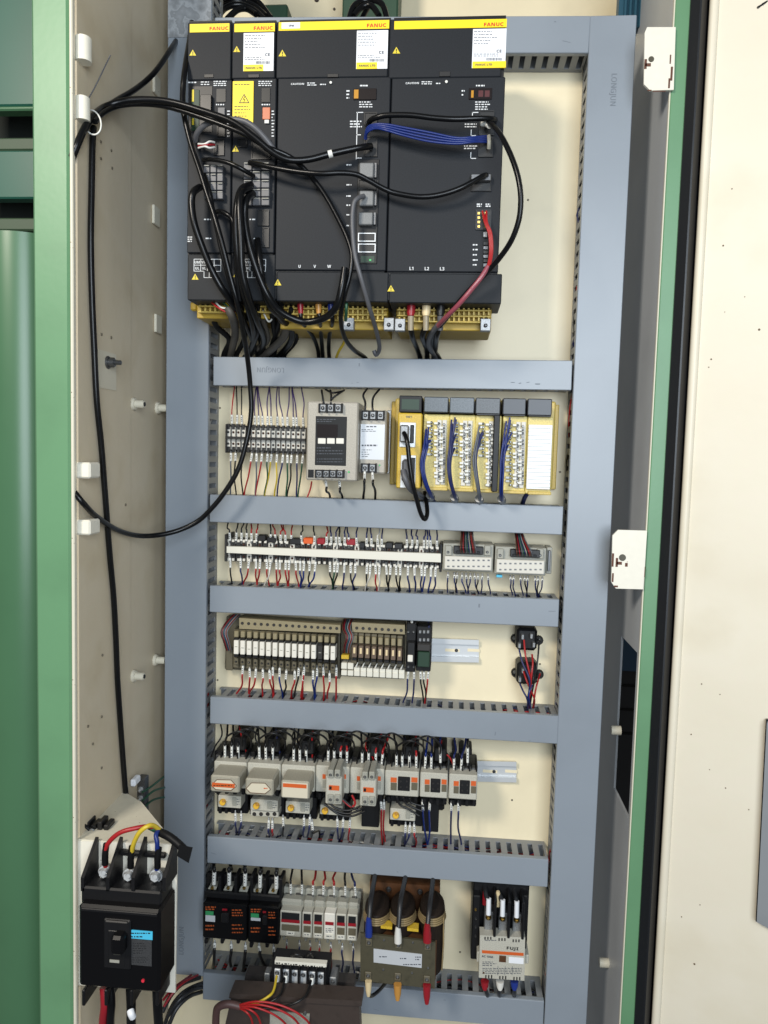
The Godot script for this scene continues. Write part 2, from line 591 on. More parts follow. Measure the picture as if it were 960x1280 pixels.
	for e in [[751, 918], [737, 1213]]:
		g = Geo.new()
		var z4 := 0.01
		g.cyl(Vector3(xr, W(e[0] + 6, e[1], 0.03).y, z4) - O, Vector3(-0.014, 0, 0), 0.007, 10)
		part("standoff", g, "white_edge")
	g = Geo.new()
	upright(g, [847, 774], [866.5, 794], 0.096, 0.10, 0.001)
	part("frame_post", g, "green_paint")
	g = Geo.new()
	upright(g, [845.2, 772.2], [847.0, 774.0], 0.094, 0.099, 0.0005)
	part("frame_edge", g, "white_edge")
	g = Geo.new()
	upright(g, [867, 794.5], [888, 813.0], 0.06, 0.112, 0.009)
	part("rubber_seal", g, "rubber_seal")
	g = Geo.new()
	upright(g, [866, 793.5], [906, 836], 0.03, 0.09, 0.002)
	part("hinge_strip", g, "rubber_seal")
	# bent steel tabs, welded to the frame
	for e in [[[[808, 36], [843.5, 36], [841, 114], [812, 115], [804, 107], [805, 43]], 814, 74, 3.6, [[839.5, 92, 2.6, 17], [836.5, 104, 2.2, 12], [838, 74, 1.6, 11], [824, 114, 16, 1.2], [812, 113, 5, 1.6]]], [[[772, 662], [808, 663], [803, 736], [769, 735], [763.5, 727], [765, 669]], 778, 697, 4.6, [[766, 722, 2.2, 12], [766, 700, 2.6, 18], [770, 733, 5, 2.4], [806, 715, 1.0, 14], [783, 706, 3.4, 5]]]]:
		var poly := []
		for q in e[0]:
			poly.append(p(q[0], q[1], 0.101))
		g = Geo.new()
		g.prism(poly, Vector3(0, 0, 0.004))
		var tb := part("latch_tab", g, "white_paint")
		g = Geo.new()
		g.cyl(p(e[1], e[2], 0.1051), Vector3(0, 0, 0.0006), e[3] * 0.001, 14)
		part("bolt_hole", g, "olive_paint", tb)
		g = Geo.new()
		g.box(p(e[1] - 4, e[2] + 7, 0.1053), Vector3(0.007, 0.004, 0.0004), 0.0001)
		g.box(p(e[1] - 7, e[2] + 6, 0.1053), Vector3(0.003, 0.012, 0.0004), 0.0001)
		for q in e[4]:
			g.box(p(q[0], q[1], 0.1053), Vector3(q[2] * 0.001, q[3] * 0.001, 0.0004), 0.0001)
		part("rust_spot", g, "rust", tb)

func setting() -> void:
	# what is seen past the cabinet: the machine's own panels, each where it stands
	thing("green_machine_door", "dark green rounded machine door left of the cabinet's light green frame", "door", W(20, 640, 0.22))
	var g := Geo.new()
	var arc := []
	var zc := 0.16
	for k in 13:
		var a := lerpf(-1.3, 1.45, k / 12.0)
		arc.append([W(12, 700, 0.2).x + sin(a) * 0.062, zc + cos(a) * 0.055])
	var yt := W(15, 292, 0.2).y
	for k in 12:
		var a0 := Vector3(arc[k][0], -1.0, arc[k][1]) - O
		var a1 := Vector3(arc[k + 1][0], -1.0, arc[k + 1][1]) - O
		var h := Vector3(0, yt + 1.0, 0)
		var n0 := Vector3(sin(lerpf(-1.3, 1.45, k / 12.0)), 0, cos(lerpf(-1.3, 1.45, k / 12.0)))
		var n1 := Vector3(sin(lerpf(-1.3, 1.45, (k + 1) / 12.0)), 0, cos(lerpf(-1.3, 1.45, (k + 1) / 12.0)))
		for t in [[a0, a1 + h, a1, n0, n1, n1], [a0, a0 + h, a1 + h, n0, n0, n1]]:
			for j in 3:
				g.v.append(t[j])
				g.n.append(t[j + 3])
		g.tri(a0 + h, a1 + h, Vector3(W(12, 700, 0.2).x, yt, zc) - O, Vector3.UP)
	part("door_skin", g, "dark_green")
	thing("machine_side_panel", "teal green machine panels with dark gaps above the rounded green door", "panel", W(20, 150, 0.12))
	for e in [["upper_panel", "teal_paint", -60, 133, 0.17], ["bright_edge", "dark_green", 132.5, 138, 0.175], ["ledge", "ledge_green", 172, 188, 0.15], ["middle_panel", "teal_paint", 188, 248, 0.16], ["lower_ledge", "ledge_green", 272, 288, 0.15], ["lower_panel", "dark_green", 284, 420, 0.12], ["gap_back", "dark_gap", 120, 300, 0.08]]:
		g = Geo.new()
		pb(g, -60, e[2], 46, e[3], e[4] - 0.02, e[4], 0.002)
		part(e[0], g, e[1])
	# over the top of the mounting plate
	thing("machine_back_panel", "cream sheet panels of the machine behind the cabinet top", "panel", W(560, 0, -0.30))
	g = Geo.new()
	pb(g, 60, -120, 650, 60, -0.32, -0.30, 0.002)
	part("sheet", g, "cream_plate")
	g = Geo.new()
	pb(g, 651, -120, 776, 60, -0.32, -0.30, 0.002)
	part("sheet", g, "cream_plate")
	g = Geo.new()
	for e in [[418, 12, 2.0], [396, 0, 4.0]]:
		g.cyl(p(e[0], e[1], -0.3005), Vector3(0, 0, 0.003), e[2] * 0.0011, 10)
	part("bolt_head", g, "brown_box")
	thing("green_junction_box", "small dark green box behind the black cables at the cabinet top", "box", W(400, 8, -0.2))
	g = Geo.new()
	pb(g, 322, 4.5, 359, 40, -0.28, -0.2, 0.003)
	part("lid", g, "box_green")
	g = Geo.new()
	pb(g, 428, -60, 498, 40, -0.28, -0.21, 0.003)
	part("housing", g, "box_green")
	thing("blue_ribbed_panel", "dark teal blue ribbed panel behind the top right corner of the cabinet", "panel", W(800, 0, -0.1))
	g = Geo.new()
	pb(g, 775, -80, 812, 34, -0.13, -0.11)
	var rb := part("backing", g, "teal_blue")
	for k in 5:
		g = Geo.new()
		pb(g, 782 + k * 6.4, -80, 785.5 + k * 6.4, 33, -0.11, -0.104, 0.001)
		part("rib", g, "teal_blue")
	thing("neighbour_machine", "blue and dark grey machine seen through the window in the grey wall", "machine", W(800, 1000, -0.35))
	g = Geo.new()
	pb(g, 745, 600, 900, 1100, -0.38, -0.35)
	part("side_panel", g, "machine_grey")
	g = Geo.new()
	pb(g, 745, 600, 900, 842, -0.35, -0.34, 0.002)
	part("blue_panel", g, "machine_blue")
	for k in 3:
		g = Geo.new()
		pb(g, 745, 858 + k * 30, 900, 860.5 + k * 30, -0.35, -0.348)
		part("panel_joint", g, "black")
	# the opened door
	var h0 := W(858, 563, 0.10)
	thing("cabinet_door", "opened cream cabinet door filling the right side", "door", h0)
	g = Geo.new()
	var dirv := Vector3(0.93, 0, 0.36).normalized()
	var nrm := Vector3(-dirv.z, 0, dirv.x)
	var face := []
	var back := []
	for e in [[0.006, -1.0], [0.6, -1.0], [0.6, 0.9], [0.006, 0.9]]:
		face.append(dirv * e[0] + Vector3(0, e[1] - O.y, 0) + nrm * 0.004)
		back.append(face[-1] - nrm * 0.02)
	g.hexa(face, back)
	var leaf := part("door_leaf", g, "door_cream")
	g = Geo.new()
	g.tube([Vector3(0.002, -1.0 - O.y, 0.004), Vector3(0.002, 0.9 - O.y, 0.004)], 0.006, 14)
	part("rolled_edge", g, "door_cream", leaf)
	var onto := func(x: float, y: float) -> Vector3:   # where the sight line meets the door face
		var c := W(x, y, 0.0)
		var e := Vector3(0, 0, D)
		var d := c - e
		var t := (h0 + nrm * 0.0042 - e).dot(nrm) / d.dot(nrm)
		return e + d * t - O
	for e in [[949, 412, 1.6], [889, 449, 1.2], [886, 459, 0.9], [904, 307, 1.2], [931, 371, 0.7], [906, 390, 0.6], [864, 918, 1.0], [907, 985, 1.0], [936, 1012, 0.9], [887, 962, 0.7], [868, 1205, 1.5], [852, 1146, 0.9], [875, 1131, 0.8], [877, 855, 1.0], [900, 868, 0.8], [915, 236, 0.9]]:
		g = Geo.new()
		var c: Vector3 = onto.call(e[0], e[1])
		g.tube([c - nrm * 0.0005, c + nrm * 0.0004], e[2] * 0.0009, 7)
		part("paint_chip", g, "speck", leaf)
	g = Geo.new()
	for e in [[950, 8], [956, 4]]:
		var c: Vector3 = onto.call(e[0], e[1])
		g.tube([c + Vector3(-0.003, -0.0015, 0) + nrm * 0.0004, c + Vector3(0.003, 0.002, 0) + nrm * 0.0004], 0.0012, 5)
	part("pen_mark", g, "black", leaf)
	g = Geo.new()
	var q := []
	for e in [[958.5, 900], [1010, 900], [1010, 1180], [946, 1146]]:
		q.append(onto.call(e[0], e[1]) + nrm * 0.001)
	var q2 := []
	for e in q:
		q2.append(e + nrm * 0.012)
	var rim := Geo.new()
	var r1 := []
	var r2 := []
	for e in [[957.3, 898], [1010, 898], [1010, 1183], [944.6, 1148.5]]:
		r1.append(onto.call(e[0], e[1]) + nrm * 0.0006)
		r2.append(onto.call(e[0], e[1]) + nrm * 0.006)
	rim.hexa(r2, r1)
	part("pocket_gasket", rim, "black", leaf)
	g.hexa(q2, q)
	part("document_pocket", g, "duct_side", leaf)

# ---------------------------------------------------------------- wiring ducts
func duct(label: String, a: Vector3, b: Vector3, width: float, group: String, first := 0.006) -> Node3D:
	# a slotted trunking with a snap-on lid, from a to b along the middle of its lid
	var n := thing("wiring_duct", label, "wiring duct", Vector3(a.x, a.y, 0), group)
	n.rotation.z = atan2(b.y - a.y, b.x - a.x)
	var l := Vector2(b.x - a.x, b.y - a.y).length()
	var zf := a.z
	var g := Geo.new()
	g.box(Vector3(l * 0.5, 0, zf - 0.0012), Vector3(l, width, 0.0024), 0.0009)
	for s in [-1.0, 1.0]:
		g.box(Vector3(l * 0.5, s * (width * 0.5 - 0.0007), zf - 0.0055), Vector3(l, 0.0014, 0.0075), 0.0004)
	part("lid", g, "duct_grey")
	g = Geo.new()
	g.box(Vector3(l * 0.5, 0, 0.0012), Vector3(l, width - 0.004, 0.002))
	part("base", g, "duct_inner")
	for s in [-1.0, 1.0]:
		g = Geo.new()
		var v: float = s * (width * 0.5 - 0.0024)
		g.box(Vector3(l * 0.5, v, 0.0065), Vector3(l, 0.0016, 0.009))
		g.box(Vector3(l * 0.5, v, zf - 0.0072), Vector3(l, 0.0016, 0.0096))
		var u := first
		while u < l:
			var w := minf(0.0088, l - u)
			g.box(Vector3(u + w * 0.5, v, (0.011 + zf - 0.012) * 0.5), Vector3(w, 0.0016, zf - 0.023))
			u += 0.0158
		part("slotted_side", g, "duct_side")
	return n

func loom(label: String, a: Vector3, b: Vector3, spread: float, cols: Array, count: int) -> void:
	thing("wire_loom", label, "wires", Vector3(a.x, a.y, 0.02), "", "stuff")
	var by := {}
	for k in count:
		var c: String = cols[k % cols.size()]
		if not by.has(c):
			by[c] = Geo.new()
		var pts := []
		var u := (b - a).normalized()
		var v := Vector3(-u.y, u.x, 0)
		var steps := int(a.distance_to(b) / 0.06) + 1
		for i in steps + 1:
			pts.append(a.lerp(b, float(i) / steps) + v * rng.randf_range(-spread, spread) + Vector3(0, 0, rng.randf_range(0.008, 0.038)) - O)
		by[c].tube(smooth(pts, 4), rng.randf_range(0.0011, 0.0017), 5)
	for c in by:
		part("wires", by[c], "wire_" + c)

func ducts() -> void:
	var z := 0.058
	var hs := [
		["top", 268, 21.5, 66, 737, 19.5, 66], ["first", 266.5, 446, 481.5, 715, 450.5, 488], ["second", 262, 618, 652.5, 703.5, 633, 668.5],
		["third", 262, 732, 765, 698.5, 749.5, 784], ["fourth", 262.5, 870.5, 905, 697.5, 896, 929.5], ["fifth", 259, 1045, 1079.5, 685, 1075.5, 1108.5], ["bottom", 253.5, 1216, 1249.5, 679.5, 1252, 1287]]
	var told := ["horizontal grey duct behind the tops of the four black drive units", "horizontal grey duct directly below the drive units, above the grey power supplies", "horizontal grey duct under the yellow module rack", "horizontal grey duct under the long white terminal strip", "horizontal grey duct under the relay socket row, slots showing on top", "horizontal grey duct under the contactor row, slots full of wires", "lowest horizontal grey duct, below the transformer"]
	for k in hs.size():
		var e: Array = hs[k]
		var a := (W(e[1], e[2], z) + W(e[1], e[3], z)) * 0.5
		var b := (W(e[4], e[5], z) + W(e[4], e[6], z)) * 0.5
		var w := (W(e[1], e[2], z).distance_to(W(e[1], e[3], z)) + W(e[4], e[5], z).distance_to(W(e[4], e[6], z))) * 0.5
		duct(told[k], a, b, w, "horizontal wiring ducts", 0.004 + 0.002 * k)
		loom("coloured wires lying inside the %s horizontal duct" % (["topmost", "first", "second", "third", "fourth", "fifth", "lowest"][k]), Vector3(a.x + 0.01, a.y, 0), Vector3(b.x - 0.01, b.y, 0), w * 0.36, ["black", "red", "navy", "white", "red", "black"] if k > 0 else ["black"], [4, 6, 7, 8, 10, 16, 10][k])
	# the two uprights, fitted to their edges
	var vl := W(203, 960, z).x
	var vr := W(254.5, 960, z).x
	vl = (vl + W(212, 20, z).x) * 0.5
	vr = (vr + W(262.5, 400, z).x) * 0.5
	var x := (vl + vr) * 0.5
	var y1 := W(230, 1219, z).y
	duct("left upright grey wiring duct, stained near its top", Vector3(x, 0.72, z), Vector3(x, y1, z), vr - vl, "upright wiring ducts")
	var gf := Geo.new()
	gf.box(Vector3(0.72 - W(230, 47, z).y, 0, z + 0.0006) * Vector3(0.5, 1, 1), Vector3(0.72 - W(230, 47, z).y, vr - vl - 0.001, 0.0012))
	part("stained_film", gf, "stained_film")
	loom("coloured wires lying inside the left upright duct", Vector3(x, 0.7, 0), Vector3(x, y1 + 0.01, 0), 0.022, ["black", "red", "navy", "red", "white", "black"], 16)
	vl = (W(736.5, 22, z).x + W(708.6, 720, z).x + W(679, 1280, z).x) / 3.0
	vr = (W(797, 20, z).x + W(761, 720, z).x + W(732, 1280, z).x) / 3.0
	x = (vl + vr) * 0.5
	duct("right upright grey wiring duct beside the grey side wall", Vector3(x, W(766, 19, z).y, z), Vector3(x, -1.0, z), vr - vl, "upright wiring ducts")
	loom("coloured wires lying inside the right upright duct", Vector3(x, 0.58, 0), Vector3(x, -0.98, 0), 0.03, ["black", "navy", "red", "navy", "black"], 14)

# ---------------------------------------------------------------- drives
func label_plate(x0: float, y0: float, x1: float, y1: float, z: float, band: float, full := false) -> void:
	var lb := one("rating_label", "label_white", x0, y0, x1, y1, z - 0.001, z + 0.0006)
	var g := Geo.new()
	var w := x1 - x0
	var h := y1 - y0
	print_lines(g, x0 + 2, y0 + 1.5, x1 - w * 0.25, y0 + h * 0.42, z + 0.0006, 5, 0.8, 0.55)
	print_lines(g, x0 + 2, y0 + h * 0.62, x1 - w * 0.2, y0 + h * 0.72, z + 0.0006, 2, 0.8, 0.6)
	for k in 15:
		pb(g, x0 + w * 0.42 + k * w * 0.032, y0 + h * 0.74, x0 + w * 0.42 + k * w * 0.032 + rng.randf_range(0.4, 0.9), y0 + h * 0.81, z, z + 0.0009)
	part("small_print", g, "print_grey", lb)
	var yb := y0 + h * 0.83
	var yl := one("maker_band", "yellow_label", x0, yb, x1 if full else x0 + w * 0.66, y1, z - 0.001, z + 0.0009, 0.0, lb)
	letters("FANUC LTD", "print_grey", x0 + w * 0.34, (yb + y1) * 0.5, 2.4, z + 0.001, yl, 1.25)
	letters("CE", "print_grey", x1 - w * 0.2, y0 + h * 0.57, 3.6, z + 0.0006, lb, 1.2)

func socket(nm: String, x0: float, y0: float, x1: float, y1: float, z: float, m := "black", parent: Node = null) -> MeshInstance3D:
	# a recessed connector: a rim around a dark hollow
	var g := Geo.new()
	var t := minf(1.2, (x1 - x0) * 0.15)
	pb(g, x0, y0, x1, y0 + t, z - 0.006, z + 0.0015)
	pb(g, x0, y1 - t, x1, y1, z - 0.006, z + 0.0015)
	pb(g, x0, y0 + t, x0 + t, y1 - t, z - 0.006, z + 0.0015)
	pb(g, x1 - t, y0 + t, x1, y1 - t, z - 0.006, z + 0.0015)
	var o := part(nm, g, m, parent)
	one("hollow", "black", x0 + t, y0 + t, x1 - t, y1 - t, z - 0.006, z + 0.0004, 0.0, o)
	return o

func plug_block(x0: float, y0: float, x1: float, y1: float, z: float, cols: int, rows: int) -> void:
	for r in rows:
		for c in cols:
			var a := lerpf(x0, x1, float(c) / cols)
			var b := lerpf(x0, x1, float(c + 1) / cols)
			var t := lerpf(y0, y1, float(r) / rows)
			var d := lerpf(y0, y1, float(r + 1) / rows)
			var o := one("plug", "cable_grey", a + 0.5, t + 0.5, b - 0.5, d - 0.5, z, z + 0.006 + 0.002 * ((r + c) % 2), 0.0006)
			var g := Geo.new()
			pb(g, a + 1.2, t + 1.4, b - 1.4, t + 2.2, z + 0.004, z + 0.0087)
			part("latch", g, "case_grey", o)

func drive(label: String, x0: float, y0: float, x1: float, y1: float, seam: float, seam2: float, band: Array, maker: Array, notch: Array) -> Node3D:
	var z := 0.17
	var n := thing("drive_unit", label, "drive unit", W((x0 + x1) * 0.5, y1, 0.0), "black drive units in a row")
	var a: Array = [["upper_cover", y0, seam - 0.5, 0.0], ["front_cover", seam + 0.4, seam2 - 0.5, -0.0006], ["lower_cover", seam2 + 0.4, y1, -0.0012]]
	for e in a:
		one(e[0], "charcoal" if e[0] != "lower_cover" else "charcoal_low", x0 + 0.35, e[1], x1 - 0.35, e[2], 0.10, z + e[3], 0.0011)
	one("chassis", "black_plastic", x0 + 1.6, y0 + 1, x1 - 1.6, y1 - 1, 0.055, z - 0.004)
	var st := one("name_band", "yellow_label", band[0], band[1], band[2], band[3], z - 0.001, z + 0.0006)
	letters("FANUC", "red_print", maker[0], maker[1], 4.4, z + 0.0006, st, 1.3)
	one("cover_latch", "black", notch[0], notch[1], notch[2], notch[3], z - 0.004, z + 0.0008, 0.0004)
	return n

func terminal_base(x0: float, x1: float, y0: float, y1: float, tabs: Array, rows := 3) -> void:
	# the yellow finger-safe terminal housing that shows under a drive
	var z := 0.14
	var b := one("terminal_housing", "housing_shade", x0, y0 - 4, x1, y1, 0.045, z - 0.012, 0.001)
	var n := int((x1 - x0) / 6.2)
	for r in rows:
		var y := y0 + 1.0 + r * 7.2
		one("terminal_rail", "yellow_base", x0 + 1, y + 4.8, x1 - 1, y + 6.6, z - 0.014, z, 0.0006, b)
		for k in n:
			var x := x0 + 3 + k * 6.2
			one("finger", "yellow_base", x, y, x + 2.4, y + 5, z - 0.014, z - 0.002, 0.0004, b)
	for t in tabs:
		var s := one("fixing_foot", "steel", t - 6.5, y1 - 15, t + 6.5, y1 + 0.6, z - 0.008, z + 0.003, 0.0008)
		inst("screw", screw(2.6), "steel_dark", p(t, y1 - 6, z + 0.003), s)

func drives() -> void:
	var z := 0.17
	# the narrow one on the left
	drive("narrow black drive, leftmost, with plain upper cover and open circuit board window", 234, 27.3, 289, 375.5, 100.5, 317.5, [237.2, 29.6, 286.6, 40], [273.5, 35.4], [255, 92.5, 267, 97])
	triangle(241, 66, 8.5, z)
	triangle(244, 346, 8.5, z - 0.0012)
	var w := one("board_window", "black", 237, 108, 265, 165, z - 0.003, z + 0.0003)
	one("circuit_board", "pcb_green", 239, 112, 249, 163, z - 0.002, z + 0.0012, 0.0004, w)
	one("board_edge", "yellow_print", 240, 112, 242.4, 127, z, z + 0.0018, 0.0, w)
	one("board_edge", "yellow_print", 240, 148, 242.4, 156, z, z + 0.0018, 0.0, w)
	one("relay", "black_gloss", 250, 118, 264, 140, z, z + 0.006, 0.0006, w)
	var g := Geo.new()
	print_lines(g, 235, 101, 246, 105, z, 1, 1.6)
	print_lines(g, 251, 101, 263, 107, z, 2, 1.2)
	print_lines(g, 267, 100.5, 283, 108, z, 3, 1.2)
	print_lines(g, 270, 129.5, 280.5, 132, z, 1, 1.6)
	print_lines(g, 284, 137, 287, 172, z, 9, 1.4)
	print_lines(g, 255, 273, 264, 275.5, z, 1, 1.6)
	print_lines(g, 257, 297, 264, 299, z, 1, 1.6)
	print_lines(g, 234.5, 295, 241, 303, z, 3, 1.4)
	part("printed_marks", g, "print_white")
	one("status_window", "window_dark", 270.5, 111, 282, 127.5, z - 0.002, z + 0.0005)
	one("rotary_switch", "cable_grey", 272, 134, 281, 145, z - 0.002, z + 0.002, 0.0005)
	socket("port", 271, 157, 281, 171, z)
	socket("port", 267, 173, 280, 194, z)
	plug_block(254, 205, 279, 249, z, 3, 4)
	g = Geo.new()
	for e in [[[242.5, 324, 276, 339], 4, 2], [[255, 339, 268, 347], 2, 1]]:
		for k in e[1] + 1:
			var x := lerpf(e[0][0], e[0][2], float(k) / e[1])
			pb(g, x - 0.35, e[0][1], x + 0.35, e[0][3], z - 0.0016, z - 0.0009)
		for k in e[2] + 1:
			var y := lerpf(e[0][1], e[0][3], float(k) / e[2])
			pb(g, e[0][0], y - 0.35, e[0][2], y + 0.35, z - 0.0016, z - 0.0008)
	part("terminal_chart", g, "print_white")
	for e in [["UM", 246.6, 327.8], ["VM", 255, 327.8], ["UL", 246.6, 335.4], ["VL", 255, 335.4]]:
		letters(e[0], "print_white", e[1], e[2], 3.4, z - 0.0012)
	terminal_base(246, 288, 376, 398, [], 2)
	one("fixing_foot", "gold_block", 237.5, 377, 246, 388, 0.08, 0.09, 0.002)
	# its twin with the yellow warning tag
	drive("narrow black drive with white rating label and yellow danger tag", 289.6, 27.3, 344.2, 376, 98.5, 317.5, [293, 29.3, 343.4, 39.6], [328.8, 35], [310, 92.5, 324, 97])
	label_plate(304.3, 41, 342, 88.8, z, 0.0)
	triangle(296, 61.5, 8.5, z)
	triangle(295.4, 343, 8, z - 0.0012)
	triangle(294.5, 186, 8.5, z)
	var tag := one("danger_tag", "yellow_label", 290.8, 101.5, 316.6, 153.6, z - 0.001, z + 0.001)
	g = Geo.new()
	g.prism([p(298.5, 129, z + 0.001), p(312, 129, z + 0.001), p(305.2, 117, z + 0.001)], Vector3(0, 0, 0.0003))
	part("danger_triangle", g, "black", tag)
	g = Geo.new()
	g.prism([p(300.3, 128, z + 0.0012), p(310.2, 128, z + 0.0012), p(305.2, 119.2, z + 0.0012)], Vector3(0, 0, 0.0003))
	part("danger_field", g, "yellow_label", tag)
	g = Geo.new()
	for e in [[[306, 120.5], [304, 124.4]], [[304, 124], [306.4, 124.6]], [[306.4, 124.4], [304.6, 127.6]]]:
		g.tube([p(e[0][0], e[0][1], z + 0.0016), p(e[1][0], e[1][1], z + 0.0016)], 0.0004, 5)
	print_lines(g, 293, 131, 314, 151, z + 0.001, 5, 1.0, 0.6)
	print_lines(g, 293, 104, 314, 107, z + 0.001, 1, 1.0, 0.8)
	part("danger_print", g, "black", tag)
	g = Geo.new()
	print_lines(g, 323, 100.5, 340, 108, z, 3, 1.2)
	print_lines(g, 327, 129.5, 338, 132, z, 1, 1.6)
	print_lines(g, 339.5, 137, 342.5, 172, z, 9, 1.4)
	print_lines(g, 312, 273, 320, 275.5, z, 1, 1.6)
	print_lines(g, 317, 297, 321, 299.5, z, 1, 1.6)
	part("printed_marks", g, "print_white")
	one("status_window", "window_dark", 327, 110, 337.5, 127.5, z - 0.002, z + 0.0005)
	var ow := one("orange_window", "orange_window", 328, 134, 337.5, 149, z - 0.002, z + 0.001, 0.0004)
	one("white_switch", "sleeve", 330.5, 149.5, 336, 154, z, z + 0.002, 0.0003, ow)
	socket("port", 297, 172.5, 309, 184, z)
	socket("port", 314, 174, 338, 199, z)
	plug_block(304, 202, 337, 257, z, 3, 5)
	socket("power_port", 322, 262, 336, 282, z)
	socket("power_port", 328, 284, 336, 309, z)
	g = Geo.new()
	for e in [[[306, 324, 332, 339], 4, 2], [[309.5, 339, 320, 347], 2, 1]]:
		for k in e[1] + 1:
			var x := lerpf(e[0][0], e[0][2], float(k) / e[1])
			pb(g, x - 0.35, e[0][1], x + 0.35, e[0][3], z - 0.0016, z - 0.0009)
		for k in e[2] + 1:
			var y := lerpf(e[0][1], e[0][3], float(k) / e[2])
			pb(g, e[0][0], y - 0.35, e[0][2], y + 0.35, z - 0.0016, z - 0.0008)
	part("terminal_chart", g, "print_white")
	for e in [["VM", 310, 327.8], ["VL", 310, 335.4]]:
		letters(e[0], "print_white", e[1], e[2], 3.4, z - 0.0012)
	terminal_base(290, 342, 376, 398, [], 2)
	# the wide one
	drive("wide black drive, third from the left, marked U V W along its bottom", 344.8, 25.3, 485.2, 377, 97.5, 339.5, [348, 26.4, 486, 37], [470.5, 31.6], [409, 92, 423, 96.5])
	one("white_sticker", "label_white", 352, 28, 375, 35.6, z, z + 0.0009)
	letters("SPM", "print_grey", 364, 32, 2.6, z + 0.0009)
	label_plate(445.6, 38, 484.6, 86, z, 0.0)
	triangle(353, 66.5, 9.5, z)
	triangle(347.3, 353, 9, z - 0.0012)
	g = Geo.new()
	print_lines(g, 384, 102.5, 396, 107.5, z, 2, 1.2)
	print_lines(g, 400, 104, 408, 107, z, 1, 1.4)
	print_lines(g, 433, 111.5, 437, 124.5, z, 3, 1.8)
	print_lines(g, 450, 105.5, 461, 108.5, z, 1, 1.8)
	print_lines(g, 449, 126, 467, 135, z, 3, 1.3)
	print_lines(g, 437.5, 150, 453, 160, z, 3, 1.5)
	for e in [206, 231, 245, 256.5, 268.5, 282]:
		print_lines(g, 433, e - 1, 439, e + 1, z, 1, 1.7, 0.9)
	for e in [[445.5, 140, 446.5, 199], [445.5, 140, 454, 141], [445.5, 197, 452, 198], [445.5, 168, 451, 169]]:
		pb(g, e[0], e[1], e[2], e[3], z - 0.001, z + 0.0003)
	part("printed_marks", g, "print_white")
	letters("CAUTION", "print_white", 372, 105, 2.4, z, null, 1.2)
	for e in [["U", 374.5], ["V", 393.5], ["W", 411.5]]:
		letters(e[0], "print_white", e[1], 333, 3.8, z)
	g = Geo.new()
	g.cyl(p(413.5, 103.5, z), Vector3(0, 0, 0.0012), 0.0018, 12)
	part("charge_lamp", g, "sleeve")
	var dw := one("status_window", "display_dark", 441.5, 110.5, 470.5, 124.5, z - 0.002, z + 0.0006, 0.0003)
	one("status_lamps", "amber", 442.5, 112, 448, 123, z, z + 0.0011, 0.0, dw)
	socket("port", 455, 140, 471.5, 155.5, z)
	socket("port", 455, 170, 471.5, 195.5, z)
	var ps := one("port_strip", "black_plastic", 446, 199.5, 472.5, 330, z - 0.004, z + 0.0008, 0.0004)
	for e in [[449, 203, 471, 222], [449, 238, 471, 257], [448, 265, 470, 281]]:
		var pl := one("plug_shell", "plug_metal", e[0], e[1], e[2] - 4, e[3], z, z + 0.009, 0.0012, ps)
		g = Geo.new()
		pb(g, e[2] - 3.5, e[1], e[2], e[3], z, z + 0.005, 0.0006)
		part("plug_latch", g, "steel_dark", pl)
	for e in [[447.5, 224, 470, 237], [447.5, 291, 469.5, 302], [447.5, 304.5, 469.5, 315.5]]:
		socket("port", e[0], e[1], e[2], e[3], z + 0.001, "zinc" if e[1] > 250 else "black", ps)
	one("circuit_board", "pcb_green", 451, 320, 468, 328, z, z + 0.0012, 0.0, ps)
	one("green_lamp", "lamp_green", 461.5, 324, 464, 326, z, z + 0.0018, 0.0, ps)
	terminal_base(350, 484, 379, 412, [436, 486], 3)
	# the supply on the right
	drive("wide black drive unit, rightmost, marked L1 L2 L3 above its red and cream boots", 485.8, 22.4, 627, 379, 97.5, 341.5, [492.5, 25, 633, 35.3], [617, 30.4], [549, 89, 563, 95.5])
	label_plate(590.5, 36, 632.3, 84.8, z, 0.0, true)
	triangle(495.5, 63, 9.5, z)
	triangle(485.5 + 3.2, 360.5, 9, z - 0.0012)
	g = Geo.new()
	print_lines(g, 527, 101, 540, 106, z, 2, 1.2)
	print_lines(g, 545, 103, 551, 105.5, z, 1, 1.4)
	print_lines(g, 577, 111, 581, 121, z, 2, 1.8)
	print_lines(g, 595, 105.5, 607, 108.5, z, 1, 1.8)
	print_lines(g, 594, 126, 613, 138, z, 4, 1.3)
	print_lines(g, 581, 153.5, 597, 160, z, 2, 1.5)
	print_lines(g, 580, 181, 597, 187, z, 2, 1.5)
	for e in [[590, 140, 591, 150], [590, 140, 598, 141], [588.5, 162, 589.5, 170], [588.5, 169, 595, 170], [588, 190, 589, 198.5], [588, 197.5, 595, 198.5]]:
		pb(g, e[0], e[1], e[2], e[3], z - 0.001, z + 0.0003)
	print_lines(g, 596, 254, 603, 259, z, 2, 1.6)
	print_lines(g, 607, 254, 613, 259, z, 2, 1.6)
	for e in [306, 312, 318.5, 325, 331]:
		print_lines(g, 591, e - 1, 597, e + 1, z, 1, 1.7, 0.9)
	part("printed_marks", g, "print_white")
	letters("CAUTION", "print_white", 515.5, 104, 2.4, z, null, 1.2)
	for e in [["L1", 514.5, 335.6], ["L2", 533.5, 335.8], ["L3", 552.5, 336]]:
		letters(e[0], "print_white", e[1], e[2], 4.2, z)
	g = Geo.new()
	g.cyl(p(558, 102.5, z), Vector3(0, 0, 0.0012), 0.0019, 12)
	part("charge_lamp", g, "sleeve")
	dw = one("status_window", "display_dark", 586, 110, 615, 124, z - 0.002, z + 0.0006, 0.0003)
	one("status_lamps", "amber", 589, 113, 592, 122, z, z + 0.0011, 0.0, dw)
	one("digit", "digit_dark", 598, 113, 604, 121, z, z + 0.0008, 0.0, dw)
